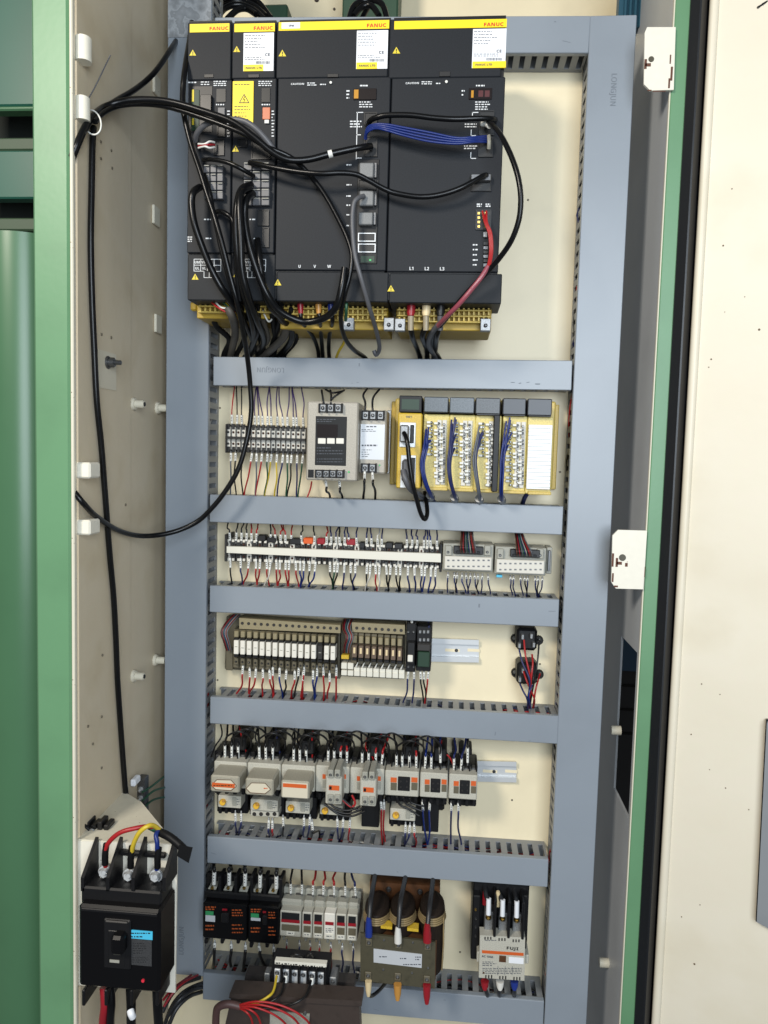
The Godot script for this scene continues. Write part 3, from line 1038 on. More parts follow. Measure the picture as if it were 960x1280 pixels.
	one("digit", "digit_dark", 606, 113, 612, 121, z, z + 0.0008, 0.0, dw)
	socket("port", 599, 138, 617.5, 169, z)
	socket("port", 598, 172, 616, 196, z)
	var rp := one("ribbon_port", "steel_dark", 588.5, 217, 614, 226, z, z + 0.007, 0.001)
	socket("port", 588.5, 227, 614, 239, z, "black_plastic", rp)
	var cp := socket("control_port", 594.5, 262, 614, 287, z)
	for r in 4:
		for c in 2:
			one("pin", "brass", 597 + c * 9, 265 + r * 5.5, 600 + c * 9, 268 + r * 5.5, z, z + 0.002, 0.0, cp)
	one("jumper", "steel", 604, 289.5, 609, 296.5, z, z + 0.003, 0.0006)
	for k in 6:
		one("check_pin", "black" if k % 2 == 0 else "steel_dark", 604, 302 + k * 5.4, 610, 306.4 + k * 5.4, z, z + 0.0025, 0.0004)
	terminal_base(495, 614, 381, 413, [500, 607], 3)
	for e in [[514, "boot_red"], [533, "boot_cream"], [551, "black"]]:
		g = Geo.new()
		var a := p(e[0], 380, 0.149)
		var b := p(e[0] - 0.5, 395, 0.149)
		var c := p(e[0] - 0.7, 413, 0.146)
		g.tube([a, a.lerp(b, 0.7), b], [0.0056, 0.0056, 0.0042], 12)
		part("lug_boot", g, e[1])
		g = Geo.new()
		g.tube([b, c], [0.0040, 0.0036], 10)
		part("lug_sleeve", g, "clear_sleeve" if e[1] != "black" else "cable_grey")

# ---------------------------------------------------------------- rows of devices
func barrier_terminals(xs: Array, y0: float, y1: float, z: float, parent: Node, tail := false) -> void:
	# a black barrier strip with one plated screw in each bay
	var bay: float = xs[1] - xs[0]
	z += 0.006
	var st := one("barrier_strip", "black_plastic", xs[0] - bay * 0.55, y0, xs[-1] + bay * 0.55, y1, z - 0.012, z - 0.003, 0.0006, parent)
	for k in xs.size() + 1:
		var x: float = xs[0] - bay * 0.5 + k * bay
		one("barrier", "black_plastic", x - 0.8, y0 - 0.4, x + 0.8, y1 + 0.4, z - 0.006, z + 0.001, 0.0003, st)
	for x in xs:
		one("terminal_plate", "steel", x - bay * 0.36, y0 + 1.2, x + bay * 0.36, y1 - 1.2, z - 0.004, z - 0.002, 0.0003, st)
		inst("screw", screw(2.6), "steel", p(x, (y0 + y1) * 0.5, z - 0.002), st)

func power_supplies() -> void:
	var z := 0.105
	thing("power_supply", "large grey power supply with dark display window and three white buttons", "power supply", W(415, 600, 0), "power supplies")
	var body := one("housing", "case_beige", 383, 502, 447, 601, 0.01, z, 0.002)
	var w := one("front_window", "window_dark", 394, 520.5, 433, 582, z - 0.002, z + 0.0006, 0.0004)
	one("display", "display_dark", 396, 530.5, 422, 546.5, z, z + 0.0012, 0.0, w)
	for k in 3:
		one("button", "relay_white", 397.3 + k * 11.4, 547.7, 407 + k * 11.4, 554.8, z, z + 0.002, 0.0006, w)
	var g := Geo.new()
	print_lines(g, 396, 523, 430, 528, z + 0.0006, 2, 0.8, 0.5)
	print_lines(g, 396, 558, 431, 569, z + 0.0006, 3, 0.9, 0.5)
	print_lines(g, 396, 572, 430, 579, z + 0.0006, 2, 0.8, 0.5)
	part("small_print", g, "print_grey", w)
	barrier_terminals([403.5, 413, 422.5], 504.5, 515.5, z, body)
	barrier_terminals([398.7, 407.5, 416, 424.7], 587.5, 597, z, body)
	one("rating_mark", "window_dark", 385, 587, 392, 597, z, z + 0.0006)
	g = Geo.new()
	g.cyl(p(436, 590, z), Vector3(0, 0, 0.001), 0.0014, 10)
	part("ready_lamp", g, "lamp_green")
	g = Geo.new()
	for k in 6:
		pb(g, 447.4, 512 + k * 14, 448, 520 + k * 14, 0.03, 0.08)
	part("side_vents", g, "black")
	z = 0.085
	thing("power_supply", "slim silver power supply right of the large grey one", "power supply", W(467, 592, 0), "power supplies")
	body = one("housing", "case_beige", 449.5, 512.5, 482.5, 592, 0.01, z, 0.002)
	one("fixing_flange", "steel", 483, 513, 488, 592, 0.03, 0.034, 0.0006)
	var lb := one("rating_label", "label_silver", 450.5, 530.5, 480.5, 574.5, z - 0.001, z + 0.0006)
	g = Geo.new()
	print_lines(g, 458, 532, 474, 534.5, z + 0.0006, 1, 1.4)
	print_lines(g, 452, 536, 470, 540, z + 0.0006, 2, 0.8)
	print_lines(g, 452, 555, 473, 558.5, z + 0.0006, 1, 2.0)
	print_lines(g, 452, 561, 466, 572, z + 0.0006, 4, 0.8, 0.5)
	part("small_print", g, "print_grey", lb)
	barrier_terminals([456.8, 466, 475.5], 513.5, 525, z, body)
	barrier_terminals([456.3, 465.3], 579.5, 590.5, z, body)
	g = Geo.new()
	g.cyl(p(474.5, 581.5, z), Vector3(0, 0, 0.001), 0.0012, 10)
	part("ready_lamp", g, "lamp_green")

func fuse_terminals() -> void:
	var z := 0.05
	thing("terminal_block", "short black and white terminal row left of the power supplies", "terminal block", W(332, 565, 0), "terminal strips")
	var n := 16
	for k in n:
		var x := lerpf(285.5, 379, float(k) / (n - 1))
		var y := lerpf(547.3, 550.3, float(k) / (n - 1))
		var t := one("terminal", "terminal_white", x - 2.8, y - 14, x + 2.6, y + 14.5, 0.008, z - 0.006, 0.0006)
		for s in [-1, 1]:
			one("wire_entry", "black", x - 1.7, y + s * 14.2 - 3.4, x + 1.7, y + s * 14.2 + 3.4, z - 0.01, z - 0.005, 0.0003, t)
			inst("screw", screw(1.7), "wire_brown" if k % 3 else "steel_dark", p(x, y + s * 7.2, z - 0.006), t)
		one("divider", "terminal_dark", x + 2.65, y - 16, x + 3.3, y + 17, 0.008, z - 0.003, 0.0002, t)
	var g := Geo.new()
	slab(g, [[283, 545.3], [381.5, 548.3], [381.5, 551.3], [283, 548.3]], z - 0.01, z + 0.002)
	part("centre_bar", g, "black")
	one("end_stop", "terminal_dark", 281.5, 530, 283, 566, 0.008, z, 0.0005)
	wires("above the short terminal row", "wires above the short terminal row", 250, 440, true, [
		[160, 365, 172, 180, "r"], [185, 366, 182, 180, "k"], [210, 367, 208, 182, "k"], [275, 370, 280, 182, "p"], [293, 370, 285, 182, "p"], [313, 371, 290, 182, "p"],
		[337, 372, 345, 182, "p"], [357, 373, 348, 182, "p"], [387, 374, 386, 182, "p"], [415, 375, 395, 182, "p"], [437, 376, 446, 182, "p"], [468, 377, 460, 182, "p"], [484, 378, 462, 184, "p"], [517, 379, 508, 184, "p"]], 0.045, 0.03, 0.75, 13.0)
	wires("below the short terminal row", "wires below the short terminal row", 250, 440, false, [
		[155, 498, 152, 700, "a"], [178, 498, 180, 700, "k"], [208, 499, 214, 702, "k"], [260, 500, 222, 703, "r"], [283, 501, 276, 704, "a"], [310, 502, 278, 704, "r"], [338, 503, 322, 706, "g"], [358, 504, 324, 706, "y"],
		[385, 505, 372, 708, "y"], [415, 507, 386, 708, "n"], [437, 508, 430, 710, "g"], [458, 509, 436, 710, "k"], [486, 510, 482, 712, "n"], [515, 511, 490, 712, "g"]], 0.045, 0.03, 0.95, 12.0)

func terminal_strip() -> void:
	var z := 0.05
	thing("terminal_strip", "long terminal strip with one continuous white cover", "terminal strip", W(415, 705, 0), "terminal strips")
	var n := 40
	for k in n:
		var f := float(k) / (n - 1)
		var x := lerpf(284.5, 547, f)
		var y := lerpf(687.5, 697, f)
		var t := one("terminal", "terminal_dark" if (k % 4) else "terminal_white", x - 3.1, y - 13.5, x + 2.9, y + 14, 0.008, z - 0.008, 0.0006)
		for s in [-1, 1]:
			inst("screw", screw(1.7), "steel_dark" if k % 3 else "wire_brown", p(x, y + s * 7.5, z - 0.008), t)
			one("clamp", "terminal_white", x - 1.5, y + s * 11.8 - 1.6, x + 1.5, y + s * 11.8 + 1.6, z - 0.01, z - 0.005, 0.0003, t)
	var g := Geo.new()
	slab(g, [[283.3, 683], [551, 692.3], [551, 703], [283.3, 691]], z - 0.004, z + 0.004)
	part("marker_cover", g, "strip_white")
	one("end_stop", "terminal_dark", 280.6, 668, 283.4, 702, 0.008, z, 0.0006)
	one("end_stop", "black_plastic", 549.5, 680, 552.5, 715, 0.008, z, 0.0006)
	for e in [[321, 332, 669, "black"], [333.5, 345, 671, "black"], [362, 376, 673, "black"], [379, 391, 672.5, "wire_orange"], [396, 406, 673, "boot_red"], [433, 444, 674, "boot_red"], [449, 456, 678, "black"], [482, 491, 678, "black"], [493, 503, 679, "black"]]:
		one("jumper", e[3], e[0], e[2], e[1], e[2] + 7.5, z - 0.02, z - 0.004, 0.001)
	wires("above the long white-covered strip", "wires above the long terminal strip", 250, 640, true, [
		[150, 150, 140, 55, "k"], [180, 150, 190, 55, "k"], [207, 151, 220, 56, "k"], [232, 152, 236, 57, "k"], [258, 153, 256, 58, "r"], [282, 154, 290, 59, "r"], [352, 158, 352, 60, "k"], [377, 159, 362, 61, "r"],
		[402, 160, 406, 62, "r"], [427, 161, 416, 62, "r"], [455, 162, 462, 64, "r"], [507, 164, 512, 66, "k"], [573, 166, 568, 70, "k"], [634, 170, 634, 72, "r"], [656, 170, 652, 73, "n"], [680, 171, 692, 74, "n"], [698, 172, 698, 74, "k"],
		[722, 173, 728, 75, "n"], [745, 174, 736, 76, "n"], [783, 175, 788, 77, "n"], [832, 177, 838, 79, "n"], [856, 178, 852, 80, "n"], [888, 180, 900, 81, "w"], [908, 181, 914, 82, "n"],
		[1035, 184, 1030, 88, "n"], [1060, 185, 1058, 89, "n"], [1085, 186, 1086, 90, "n"], [1120, 187, 1128, 91, "n"], [1137, 187, 1136, 91, "b"], [1154, 188, 1146, 91, "b"], [1184, 190, 1184, 92, "n"]], 0.043, 0.03, 0.9, 12.0)
	wires("below the long white-covered strip", "wires below the long terminal strip", 250, 640, false, [
		[150, 222, 160, 358, "k"], [203, 224, 212, 360, "n"], [246, 226, 216, 358, "r"], [280, 227, 284, 352, "r"], [301, 228, 286, 352, "r"], [333, 229, 344, 356, "r"], [353, 230, 322, 366, "w"], [382, 231, 386, 360, "r"], [399, 232, 390, 360, "r"],
		[428, 233, 438, 362, "r"], [446, 234, 442, 364, "r"], [478, 236, 494, 366, "r"], [501, 237, 502, 366, "b"], [521, 238, 504, 368, "b"], [548, 239, 548, 370, "k"], [578, 241, 542, 372, "b"], [650, 244, 664, 376, "k"], [672, 245, 664, 378, "g"], [690, 246, 666, 378, "k"],
		[722, 247, 712, 380, "n"], [752, 249, 772, 382, "k"], [776, 250, 766, 384, "n"], [835, 253, 832, 386, "k"], [852, 254, 826, 388, "w"], [877, 255, 886, 388, "r"], [898, 256, 892, 390, "w"], [930, 257, 944, 392, "k"], [953, 258, 942, 392, "k"],
		[980, 259, 996, 396, "k"], [1001, 260, 942 + 60, 396, "k"], [1040, 261, 1048, 398, "n"], [1071, 262, 1076, 400, "n"], [1107, 264, 1108, 400, "n"], [1126, 265, 1112, 402, "b"], [1155, 267, 1140, 402, "b"], [1178, 268, 1162, 404, "n"]], 0.043, 0.03, 1.0, 14.0)

func ribbon(label: String, pts: Array, w: float) -> void:
	# a flat cable of coloured strands
	var a := W(pts[0][0], pts[0][1], pts[0][2])
	thing("ribbon_cable", label, "ribbon cable", a, "ribbon cables")
	var cols := ["wire_brown", "wire_black", "boot_red", "wire_black", "wire_grey", "wire_green", "wire_navy", "case_grey", "wire_black", "boot_red", "wire_brown", "wire_grey"]
	for k in 12:
		var l := []
		for e in pts:
			var wide: float = e[3] if e.size() > 3 else w
			l.append(p(e[0] + (k - 5.5) * wide / 11.0, e[1], e[2] + 0.001 * sin(k * 1.3)))
		var g := Geo.new()
		g.tube(smooth(l, 4), 0.0008, 5)
		part("strand", g, cols[k])

func ribbon_terminals() -> void:
	var z := 0.055
	for e in [["left", 555, 680, 616, 714, 584], ["right", 620, 684, 682, 718.5, 655]]:
		var x0: float = e[1]
		var x1: float = e[3]
		var y0: float = e[2]
		var y1: float = e[4]
		thing("connector_terminal", "grey ribbon cable terminal module, %s" % ("beside the end of the white strip" if e[0] == "left" else "nearest the right upright duct"), "terminal module", W((x0 + x1) * 0.5, y1, 0), "ribbon cable terminal modules")
		one("housing", "case_grey", x0 - 1.5, y0, x1 + 0.5, y1, 0.01, z - 0.004, 0.001)
		var t := one("terminal_face", "terminal_white", x0 + 0.5, y0 + 16, x1 - 1.5, y1 - 1.5, z - 0.006, z + 0.002, 0.001)
		for r in 2:
			for c in 9:
				one("screw_hole", "steel_dark", x0 + 4 + c * 6.3, y0 + 19.6 + r * 7.5, x0 + 6.8 + c * 6.3, y0 + 21.4 + r * 7.5, z, z + 0.0026, 0.0002, t)
		var hd := one("ribbon_header", "black", e[5] - 17, y0 + 3, e[5] + 20, y0 + 13, z - 0.006, z + 0.003, 0.0008)
		one("strain_relief", "black_plastic", e[5] - 14, y0 + 9, e[5] + 16, y0 + 12, z, z + 0.006, 0.0006, hd)
		for x in [x0 + 5, x1 - 7]:
			var lg := one("mounting_lug", "case_grey", x - 3.5, y0 + 2, x + 4.5, y0 + 14.5, z - 0.006, z + 0.001, 0.0008)
			inst("screw", screw(2.0), "steel", p(x, y0 + 10, z + 0.001), lg)
		if e[0] == "right":
			one("rail_clamp", "case_grey", x1 + 1, y0, x1 + 8, y1 - 1, 0.01, z - 0.016, 0.001)
			one("clamp_screw", "steel_dark", x1 + 3, y0 + 4, x1 + 6, y0 + 30, z - 0.018, z - 0.012, 0.0006)
			one("blue_tab", "cyan_label", x0 + 0.5, y1, x0 + 8, y1 + 3.5, z - 0.014, z - 0.008, 0.0006)
	ribbon("striped ribbon cable plugged into the terminal module beside the white strip", [[584, 660, 0.03, 14], [584, 672, 0.05, 15], [585, 684, 0.07, 19], [586, 691, 0.062, 19]], 18)
	ribbon("striped ribbon cable plugged into the terminal module by the right duct", [[648, 664, 0.03, 9], [651, 676, 0.052, 12], [655, 689, 0.07, 18], [656, 695, 0.062, 19]], 16)
	wires("below the left ribbon module", "wires below the ribbon modules", 480, 640, false, [
		[320, 306, 318, 400, "n"], [352, 308, 366, 402, "n"], [366, 309, 360, 402, "k"], [390, 310, 410, 406, "b"], [410, 311, 424, 408, "n"], [432, 312, 418, 408, "n"], [452, 313, 476, 410, "n"], [470, 314, 472, 412, "k"], [492, 314, 484, 412, "n"], [520, 316, 532, 402, "n"]], 0.048, 0.03, 0.8, 6.0)
	wires("below the right ribbon module", "wires below the ribbon modules", 480, 640, false, [
		[632, 322, 642, 412, "n"], [648, 323, 656, 414, "n"], [682, 324, 696, 416, "n"], [702, 325, 716, 418, "k"], [718, 326, 712, 418, "n"], [755, 327, 764, 412, "n"], [770, 328, 768, 414, "k"], [792, 329, 774, 414, "n"]], 0.048, 0.03, 0.8, 5.0)

func module_rack() -> void:
	var z := 0.10
	thing("module_rack", "yellow rack of six input modules with dark tops, black cable on the first", "module rack", W(590, 616, 0))
	one("rear_flange", "gold_block", 488.5, 502, 497, 606, 0.006, 0.012, 0.001)
	one("rear_flange", "gold_block", 688, 506, 697, 612, 0.006, 0.012, 0.001)
	one("base_tray", "yellow_base", 492, 500, 692, 608, 0.006, 0.03, 0.002)
	# the first module carries two sockets
	var a := one("interface_module", "gold_block", 496.5, 516.5, 526.5, 610.5, 0.02, z, 0.0014)
	one("module_top", "black_plastic", 499, 494.5, 527.5, 515.5, 0.02, z - 0.004, 0.001, a)
	one("circuit_board", "pcb_green", 502, 499, 524, 512, z - 0.006, z - 0.0034, 0.0, a)
	letters("10E1", "print_grey", 511, 521, 2.6, z, a)
	for e in [[499.5, 528, 519.5, 559], [500.5, 569, 519.5, 610]]:
		var pl := one("socket_plate", "zinc", e[0], e[1], e[2], e[3], z - 0.002, z + 0.002, 0.0006, a)
		one("socket_face", "window_dark", e[0] + 13, e[1] + 3, e[0] + 18, e[3] - 5, z, z + 0.0035, 0.0006, pl)
	one("plug_hood", "steel", 499.5, 531, 511, 553, z, z + 0.016, 0.002, a)
	one("plug_hood", "cable_grey", 502, 574, 514, 603, z, z + 0.014, 0.003, a)
	# four wired modules and a blank one
	var xs := [[530.5, 560.5, "bright_tops"], [562.5, 593, "bright_tops"], [595, 625.5, "dark_steel_tops"], [629, 657.5, "dark_tops"], [660, 690, "dark_tops"]]
	for k in 5:
		var x0: float = xs[k][0] - 2.0
		var x1: float = xs[k][1]
		var y0: float = 517 + k * 0.8
		var y1: float = 612 + k * 1.4
		var m := one("terminal_module", "yellow_pale", x0, y0 + 1, x1, y1, 0.02, z - 0.014, 0.001)
		one("module_top", xs[k][2], x0 + 1.5, 496 + k * 0.6, x1, 515.5 + k * 1.0, 0.02, z - 0.004, 0.0012, m)
		if xs[k][2] == "dark_tops" or k == 2:
			one("slit", "black", x0 + 3, y0 - 1.4, x1 - 1, y0 + 0.6, z - 0.02, z - 0.006, 0.0003, m)
		one("module_foot", "yellow_base", x0 + 2, y1 - 3, x1 - 1, y1 + 1, z - 0.03, z - 0.009, 0.0008, m)
		if k == 4:
			var sh := one("marking_card", "label_white", x0 + 1.5, y0 + 11, x1 - 1, y1 - 6, z - 0.016, z - 0.008, 0.0004, m)
			var g := Geo.new()
			for r in 17:
				pb(g, x0 + 2, y0 + 15 + r * 4.6, x1 - 1.5, y0 + 15.5 + r * 4.6, z - 0.009, z - 0.0077)
			part("ruled_lines", g, "case_grey", sh)
			continue
		var cols: Array = [[x0 + 11, 3], [x0 + 20, 2], [x0 + 26.5, 2]]
		for r in 18:
			for c in 3:
				var y := y0 + 11 + r * 4.45 + c * 1.2
				if y > y1 - 8: continue
				if c == 0 and k != 3 and r > 9: continue
				inst("screw", screw(1.75), ["steel", "zinc", "steel_dark"][(r * 5 + c * 2 + k) % 3], p(cols[c][0], y, z - 0.010 + c * 0.001), m)
				if (r + c) % 3 != 2:
					one("terminal_lug", "sleeve", cols[c][0] - 6.0, y - 1.5, cols[c][0] - 1.2, y + 1.2, z - 0.012, z - 0.0070, 0.0003, m)
		for c in 2:
			one("screw_row", "terminal_white", cols[c + 1][0] - 3.2, y0 + 8, cols[c + 1][0] + 2.4, y1 - 6, z - 0.016, z - 0.0115, 0.0005, m)
	var dv := one("black_spacer", "black_plastic", 616, 519, 623.5, 615, 0.04, z + 0.002, 0.001)
	# blue wire bundles leaving the modules
	var cols2 := [["blue", "left", [[527, 543, 0.1], [532, 560, 0.104], [528, 580, 0.106], [531, 600, 0.105], [538, 618, 0.09], [543, 627, 0.03]], "wire_blue"], ["blue", "second", [[559, 545, 0.1], [563, 562, 0.104], [561, 582, 0.106], [563, 602, 0.104], [568, 620, 0.09], [571, 629, 0.03]], "wire_navy"],
		["grey and navy", "third", [[594, 545, 0.1], [593, 570, 0.104], [594, 590, 0.106], [597, 608, 0.104], [599, 622, 0.09], [600, 631, 0.03]], "wire_navy"], ["blue", "fourth", [[628, 545, 0.1], [629, 570, 0.104], [628, 590, 0.106], [627, 608, 0.104], [627, 622, 0.09], [628, 632, 0.03]], "wire_blue"]]
	for k in 4:
		var e: Array = cols2[k]
		var pts: Array = e[2]
		thing("wire_bundle", "bundle of %s wires hanging from the %s wired module of the yellow rack" % [e[0], ["first", "second", "third", "fourth"][k]], "wires", W(pts[0][0], pts[0][1], 0.1), "blue wire bundles on the yellow rack")
		for j in 9:
			var l := []
			var dx := rng.randf_range(-3.4, 3.4)
			var dz := rng.randf_range(-0.003, 0.003)
			var yr := rng.randf_range(-18, 22)
			l.append(p(pts[0][0] + 7 + rng.randf_range(-2, 5), pts[0][1] + yr - 6, 0.094))
			for i in range(1, pts.size()):
				if pts[i][1] < pts[0][1] + yr: continue
				l.append(p(pts[i][0] + dx * (1.0 - 0.12 * i), pts[i][1], pts[i][2] + dz))
			var g := Geo.new()
			g.tube(smooth(l, 4), 0.0012, 6)
			part("wire", g, e[3] if (k != 2 or j % 2) else "wire_grey")
		var c: Array = pts[-2]
		var g2 := Geo.new()
		g2.tube([p(c[0] - 0.5, c[1] + 1, c[2] - 0.02), p(c[0] + 0.8, c[1] + 4, c[2] - 0.03)], 0.0058, 10)
		part("binding_tie", g2, "steel")
	cable("wire_bundle", "dark wire stub under the blank last module of the yellow rack", "wire_navy", [[661, 614, 0.07], [656, 622, 0.06], [653, 630, 0.03]], 3.2, "blue wire bundles on the yellow rack", "wires")
	cable("cable", "black cable hanging from the first yellow module down over the grey duct", "cable_black", [[505, 541, 0.118], [509, 552, 0.128], [512, 580, 0.13], [516, 605, 0.128], [521, 625, 0.122], [526, 642, 0.115], [531, 649, 0.108], [534, 642, 0.1], [533, 628, 0.075], [531, 616, 0.04]], 3.1)
	cable("cable", "short dark cable from the lower socket of the first yellow module", "cable_grey", [[504, 588, 0.115], [507, 600, 0.12], [514, 612, 0.11], [524, 618, 0.09], [530, 624, 0.03]], 4.2)

func relay_rows() -> void:
	var z := 0.06
	# sixteen white relays on one olive socket base
	thing("relay_board", "olive relay base with one row of white relays", "relay base", W(352, 845, 0), "relay bases")
	var g := Geo.new()
	slab(g, [[283, 771], [425, 783], [425, 848.5], [281, 836]], 0.006, 0.022)
	part("base", g, "socket_olive")
	g = Geo.new()
	slab(g, [[299, 772.5], [425.5, 781.5], [425.5, 791.5], [299, 786]], 0.02, z - 0.012)
	var hd := part("header", g, "socket_tan")
	for k in 16:
		var f := k / 15.0
		var x := lerpf(303, 421, f)
		var y := lerpf(779, 785.5, f)
		g = Geo.new()
		g.cyl(p(x, y, z - 0.0125), Vector3(0, 0, 0.0008), 0.0024, 12)
		part("screw_hole", g, "terminal_dark", hd)
		x = lerpf(295, 416, f)
		y = lerpf(809, 816.5, f)
		var pc := one("relay_socket", "socket_olive", x - 3.5, y - 22, x + 3.5, y + 26, 0.016, z - 0.012, 0.0008)
		one("shoulder", "socket_tan", x - 2.6, y - 20, x + 2.9, y - 12, z - 0.02, z - 0.004, 0.001, pc)
		one("relay", "terminal_dark" if k == 13 else "relay_white", x - 2.9, y - 8.5, x + 2.9, y + 8.8, z - 0.014, z + 0.006, 0.0006, pc)
		var pg := Geo.new()
		pb(pg, x - 1.6, y - 1.0 + k % 3, x + 1.6, y - 0.2 + k % 3, z + 0.004, z + 0.0063)
		part("relay_print", pg, "case_grey", pc)
		one("clip", "black", x - 2.9, y - 11.6, x + 2.9, y - 8.8, z - 0.014, z + 0.003, 0.0005, pc)
		one("clip", "black", x - 2.9, y + 9, x + 2.9, y + 12.4, z - 0.014, z + 0.002, 0.0005, pc)
		one("foot_terminal", "socket_olive", x - 2.6, y + 13.5, x + 2.6, y + 22, z - 0.02, z - 0.005, 0.0008, pc)
		inst("screw", screw(1.6), "steel_dark", p(x, y + 18, z - 0.005), pc)
	one("end_plate", "socket_olive", 282, 812, 291, 838, 0.01, z - 0.018, 0.001)
	# eight dark relays with white terminals
	thing("relay_board", "olive relay base with eight dark clear relays above white terminals", "relay base", W(466, 850, 0), "relay bases")
	g = Geo.new()
	slab(g, [[426.5, 779], [506, 783.5], [505, 849], [426.5, 845]], 0.006, 0.022)
	part("base", g, "socket_olive")
	g = Geo.new()
	slab(g, [[440, 778], [506, 781.5], [506, 793], [440, 790]], 0.02, z - 0.012)
	hd = part("header", g, "socket_tan")
	for k in 8:
		var f := k / 7.0
		var x := lerpf(446, 501.5, f)
		var y := lerpf(785, 788, f)
		g = Geo.new()
		g.cyl(p(x, y, z - 0.0125), Vector3(0, 0, 0.0008), 0.0024, 12)
		part("screw_hole", g, "terminal_dark", hd)
		x = lerpf(443, 499.5, f)
		y = lerpf(813, 817, f)
		var pc := one("relay_socket", "socket_olive", x - 3.5, y - 22, x + 3.5, y + 17, 0.016, z - 0.012, 0.0008)
		one("shoulder", "socket_tan", x - 2.6, y - 18, x + 2.9, y - 9, z - 0.02, z - 0.004, 0.001, pc)
		one("relay", "relay_clear", x - 2.9, y - 6, x + 2.9, y + 9, z - 0.014, z + 0.005, 0.0006, pc)
		one("relay_core", "boot_cream", x - 1.5, y - 3.5, x + 1.2, y + 4, z, z + 0.0056, 0.0004, pc)
		one("clip", "black", x - 2.9, y + 9.4, x + 2.9, y + 12.8, z - 0.014, z + 0.004, 0.0005, pc)
	for k in 10:
		var f := k / 9.0
		var x := lerpf(430, 502, f)
		var y := lerpf(836.5, 840.5, f)
		var t := one("terminal", "strip_white", x - 3.6, y - 7 + (4 if k > 1 else -1), x + 3.6, y - 0.2 + (2 if k > 1 else 0), z - 0.03, z - 0.01, 0.0007)
		one("terminal_flap", "strip_white", x - 3.6, y + 1.4, x + 3.6, y + 8.0, z - 0.03, z - 0.0085, 0.0007, t)
		if k > 1:
			g = Geo.new()
			g.tube([p(x - 1, y - 4, z - 0.008), p(x + 1.5, y - 9.5, z - 0.006)], [0.0012, 0.0007], 6)
			part("crimp", g, "sleeve", t)
	one("brass_tag", "gold_block", 426.5, 819, 436, 824, z - 0.02, z - 0.006, 0.0005)
	ribbon("brown striped ribbon cable bending into the left end of the white relay base", [[296, 768, 0.03, 9], [286, 779, 0.05, 9], [280, 790, 0.058, 8], [283, 802, 0.058, 7], [286, 813, 0.05, 6]], 9)
	ribbon("striped ribbon cable between the white relay base and the dark relay base", [[436, 774, 0.03, 12], [433, 785, 0.052, 10], [437, 796, 0.062, 9], [434, 807, 0.06, 8], [433, 816, 0.05, 8]], 9)
	wires("below the white relay base", "wires below the white relay base", 250, 640, false, [
		[215, 760, 178, 918, "r"], [248, 775, 244, 900, "r"], [280, 777, 248, 902, "r"], [314, 780, 312, 892, "r"], [347, 784, 364, 900, "r"], [364, 768, 368, 898, "r"], [398, 772, 412, 908, "b"], [432, 785, 420, 906, "k"], [474, 788, 456, 932, "r"], [494, 770, 472, 928, "k"],
		[522, 766, 504, 932, "r"], [516, 792, 512, 936, "r"], [566, 786, 572, 908, "b"], [586, 770, 576, 910, "b"], [616, 768, 618, 940, "r"], [648, 798, 636, 938, "r"], [682, 770, 680, 944, "r"]], 0.048, 0.03, 1.1, 13.0)
	# two small sockets at the end of the row
	thing("relay_socket", "narrow black relay socket with a white button beside the dark relay base", "relay socket", W(513, 850, 0), "small relay sockets")
	var b := one("socket", "black_plastic", 507.5, 779, 519.5, 840, 0.008, z - 0.006, 0.001)
	one("relay", "black", 509, 803, 518.5, 830, z - 0.01, z + 0.008, 0.001, b)
	one("white_button", "relay_white", 509.5, 819, 516, 827.5, z, z + 0.01, 0.0008, b)
	for k in 4:
		inst("screw", screw(2.0), "steel", p(510.5 + (k % 2) * 6.5, 790 + int(k / 2) * 43.5, z - 0.006), b)
	thing("relay_socket", "square relay socket with green terminal block beside the narrow socket", "relay socket", W(529, 850, 0), "small relay sockets")
	b = one("socket", "black_plastic", 520.5, 783, 539, 839, 0.008, z - 0.006, 0.001)
	one("relay", "terminal_dark", 521.5, 805, 538, 814, z - 0.01, z + 0.006, 0.001, b)
	one("green_block", "pcb_green", 522, 815, 537, 834, z - 0.01, z + 0.007, 0.001, b)
	for k in 6:
		one("terminal", "steel", 523.5 + (k % 3) * 5, 788 + int(k / 3) * 10, 526.7 + (k % 3) * 5, 792 + int(k / 3) * 10, z - 0.01, z - 0.004, 0.0006, b)
	wires("above the two small relay sockets", "wires of the two small relay sockets", 480, 640, true, [[122, 620, 118, 552, "k"], [140, 590, 138, 552, "k"], [154, 622, 156, 552, "k"], [224, 640, 222, 556, "n"]], 0.05, 0.03, 0.9, 14.0)
	wires("below the two small relay sockets", "wires of the two small relay sockets", 480, 640, false, [[122, 790, 94, 956, "n"], [150, 792, 140, 958, "n"], [182, 792, 198, 952, "k"], [200, 794, 208, 950, "k"], [222, 792, 204, 954, "r"]], 0.05, 0.03, 1.0, 11.0)
	rail("short bright mounting rail right of the small relay sockets", 536, 598.5, 798, 800, 827, 828)
	# two dark filters on the plate
	for e in [["upper", 658.5, 800.5], ["lower", 659, 843]]:
		thing("noise_filter", "black eared filter block, %s of the two on the right" % e[0], "filter", W(e[1], e[2], 0), "black filter blocks")
		var x: float = e[1]
		var y: float = e[2]
		g = Geo.new()
		pb(g, x - 13, y - 15, x + 13, y + 13, 0.0, 0.034, 0.004)
		pb(g, x - 10, y - 17, x + 8, y - 13, 0.0, 0.02, 0.002)
		part("case", g, "black_plastic")
		for s in [-1, 1]:
			g = Geo.new()
			g.cyl(p(x + s * 14.5, y - 2 + s, 0.0), Vector3(0, 0, 0.006), 0.007, 12)
			var ear := part("ear", g, "black_plastic")
			inst("screw", screw(3.0), "steel", p(x + s * 15.5, y - 2 + s, 0.006), ear)
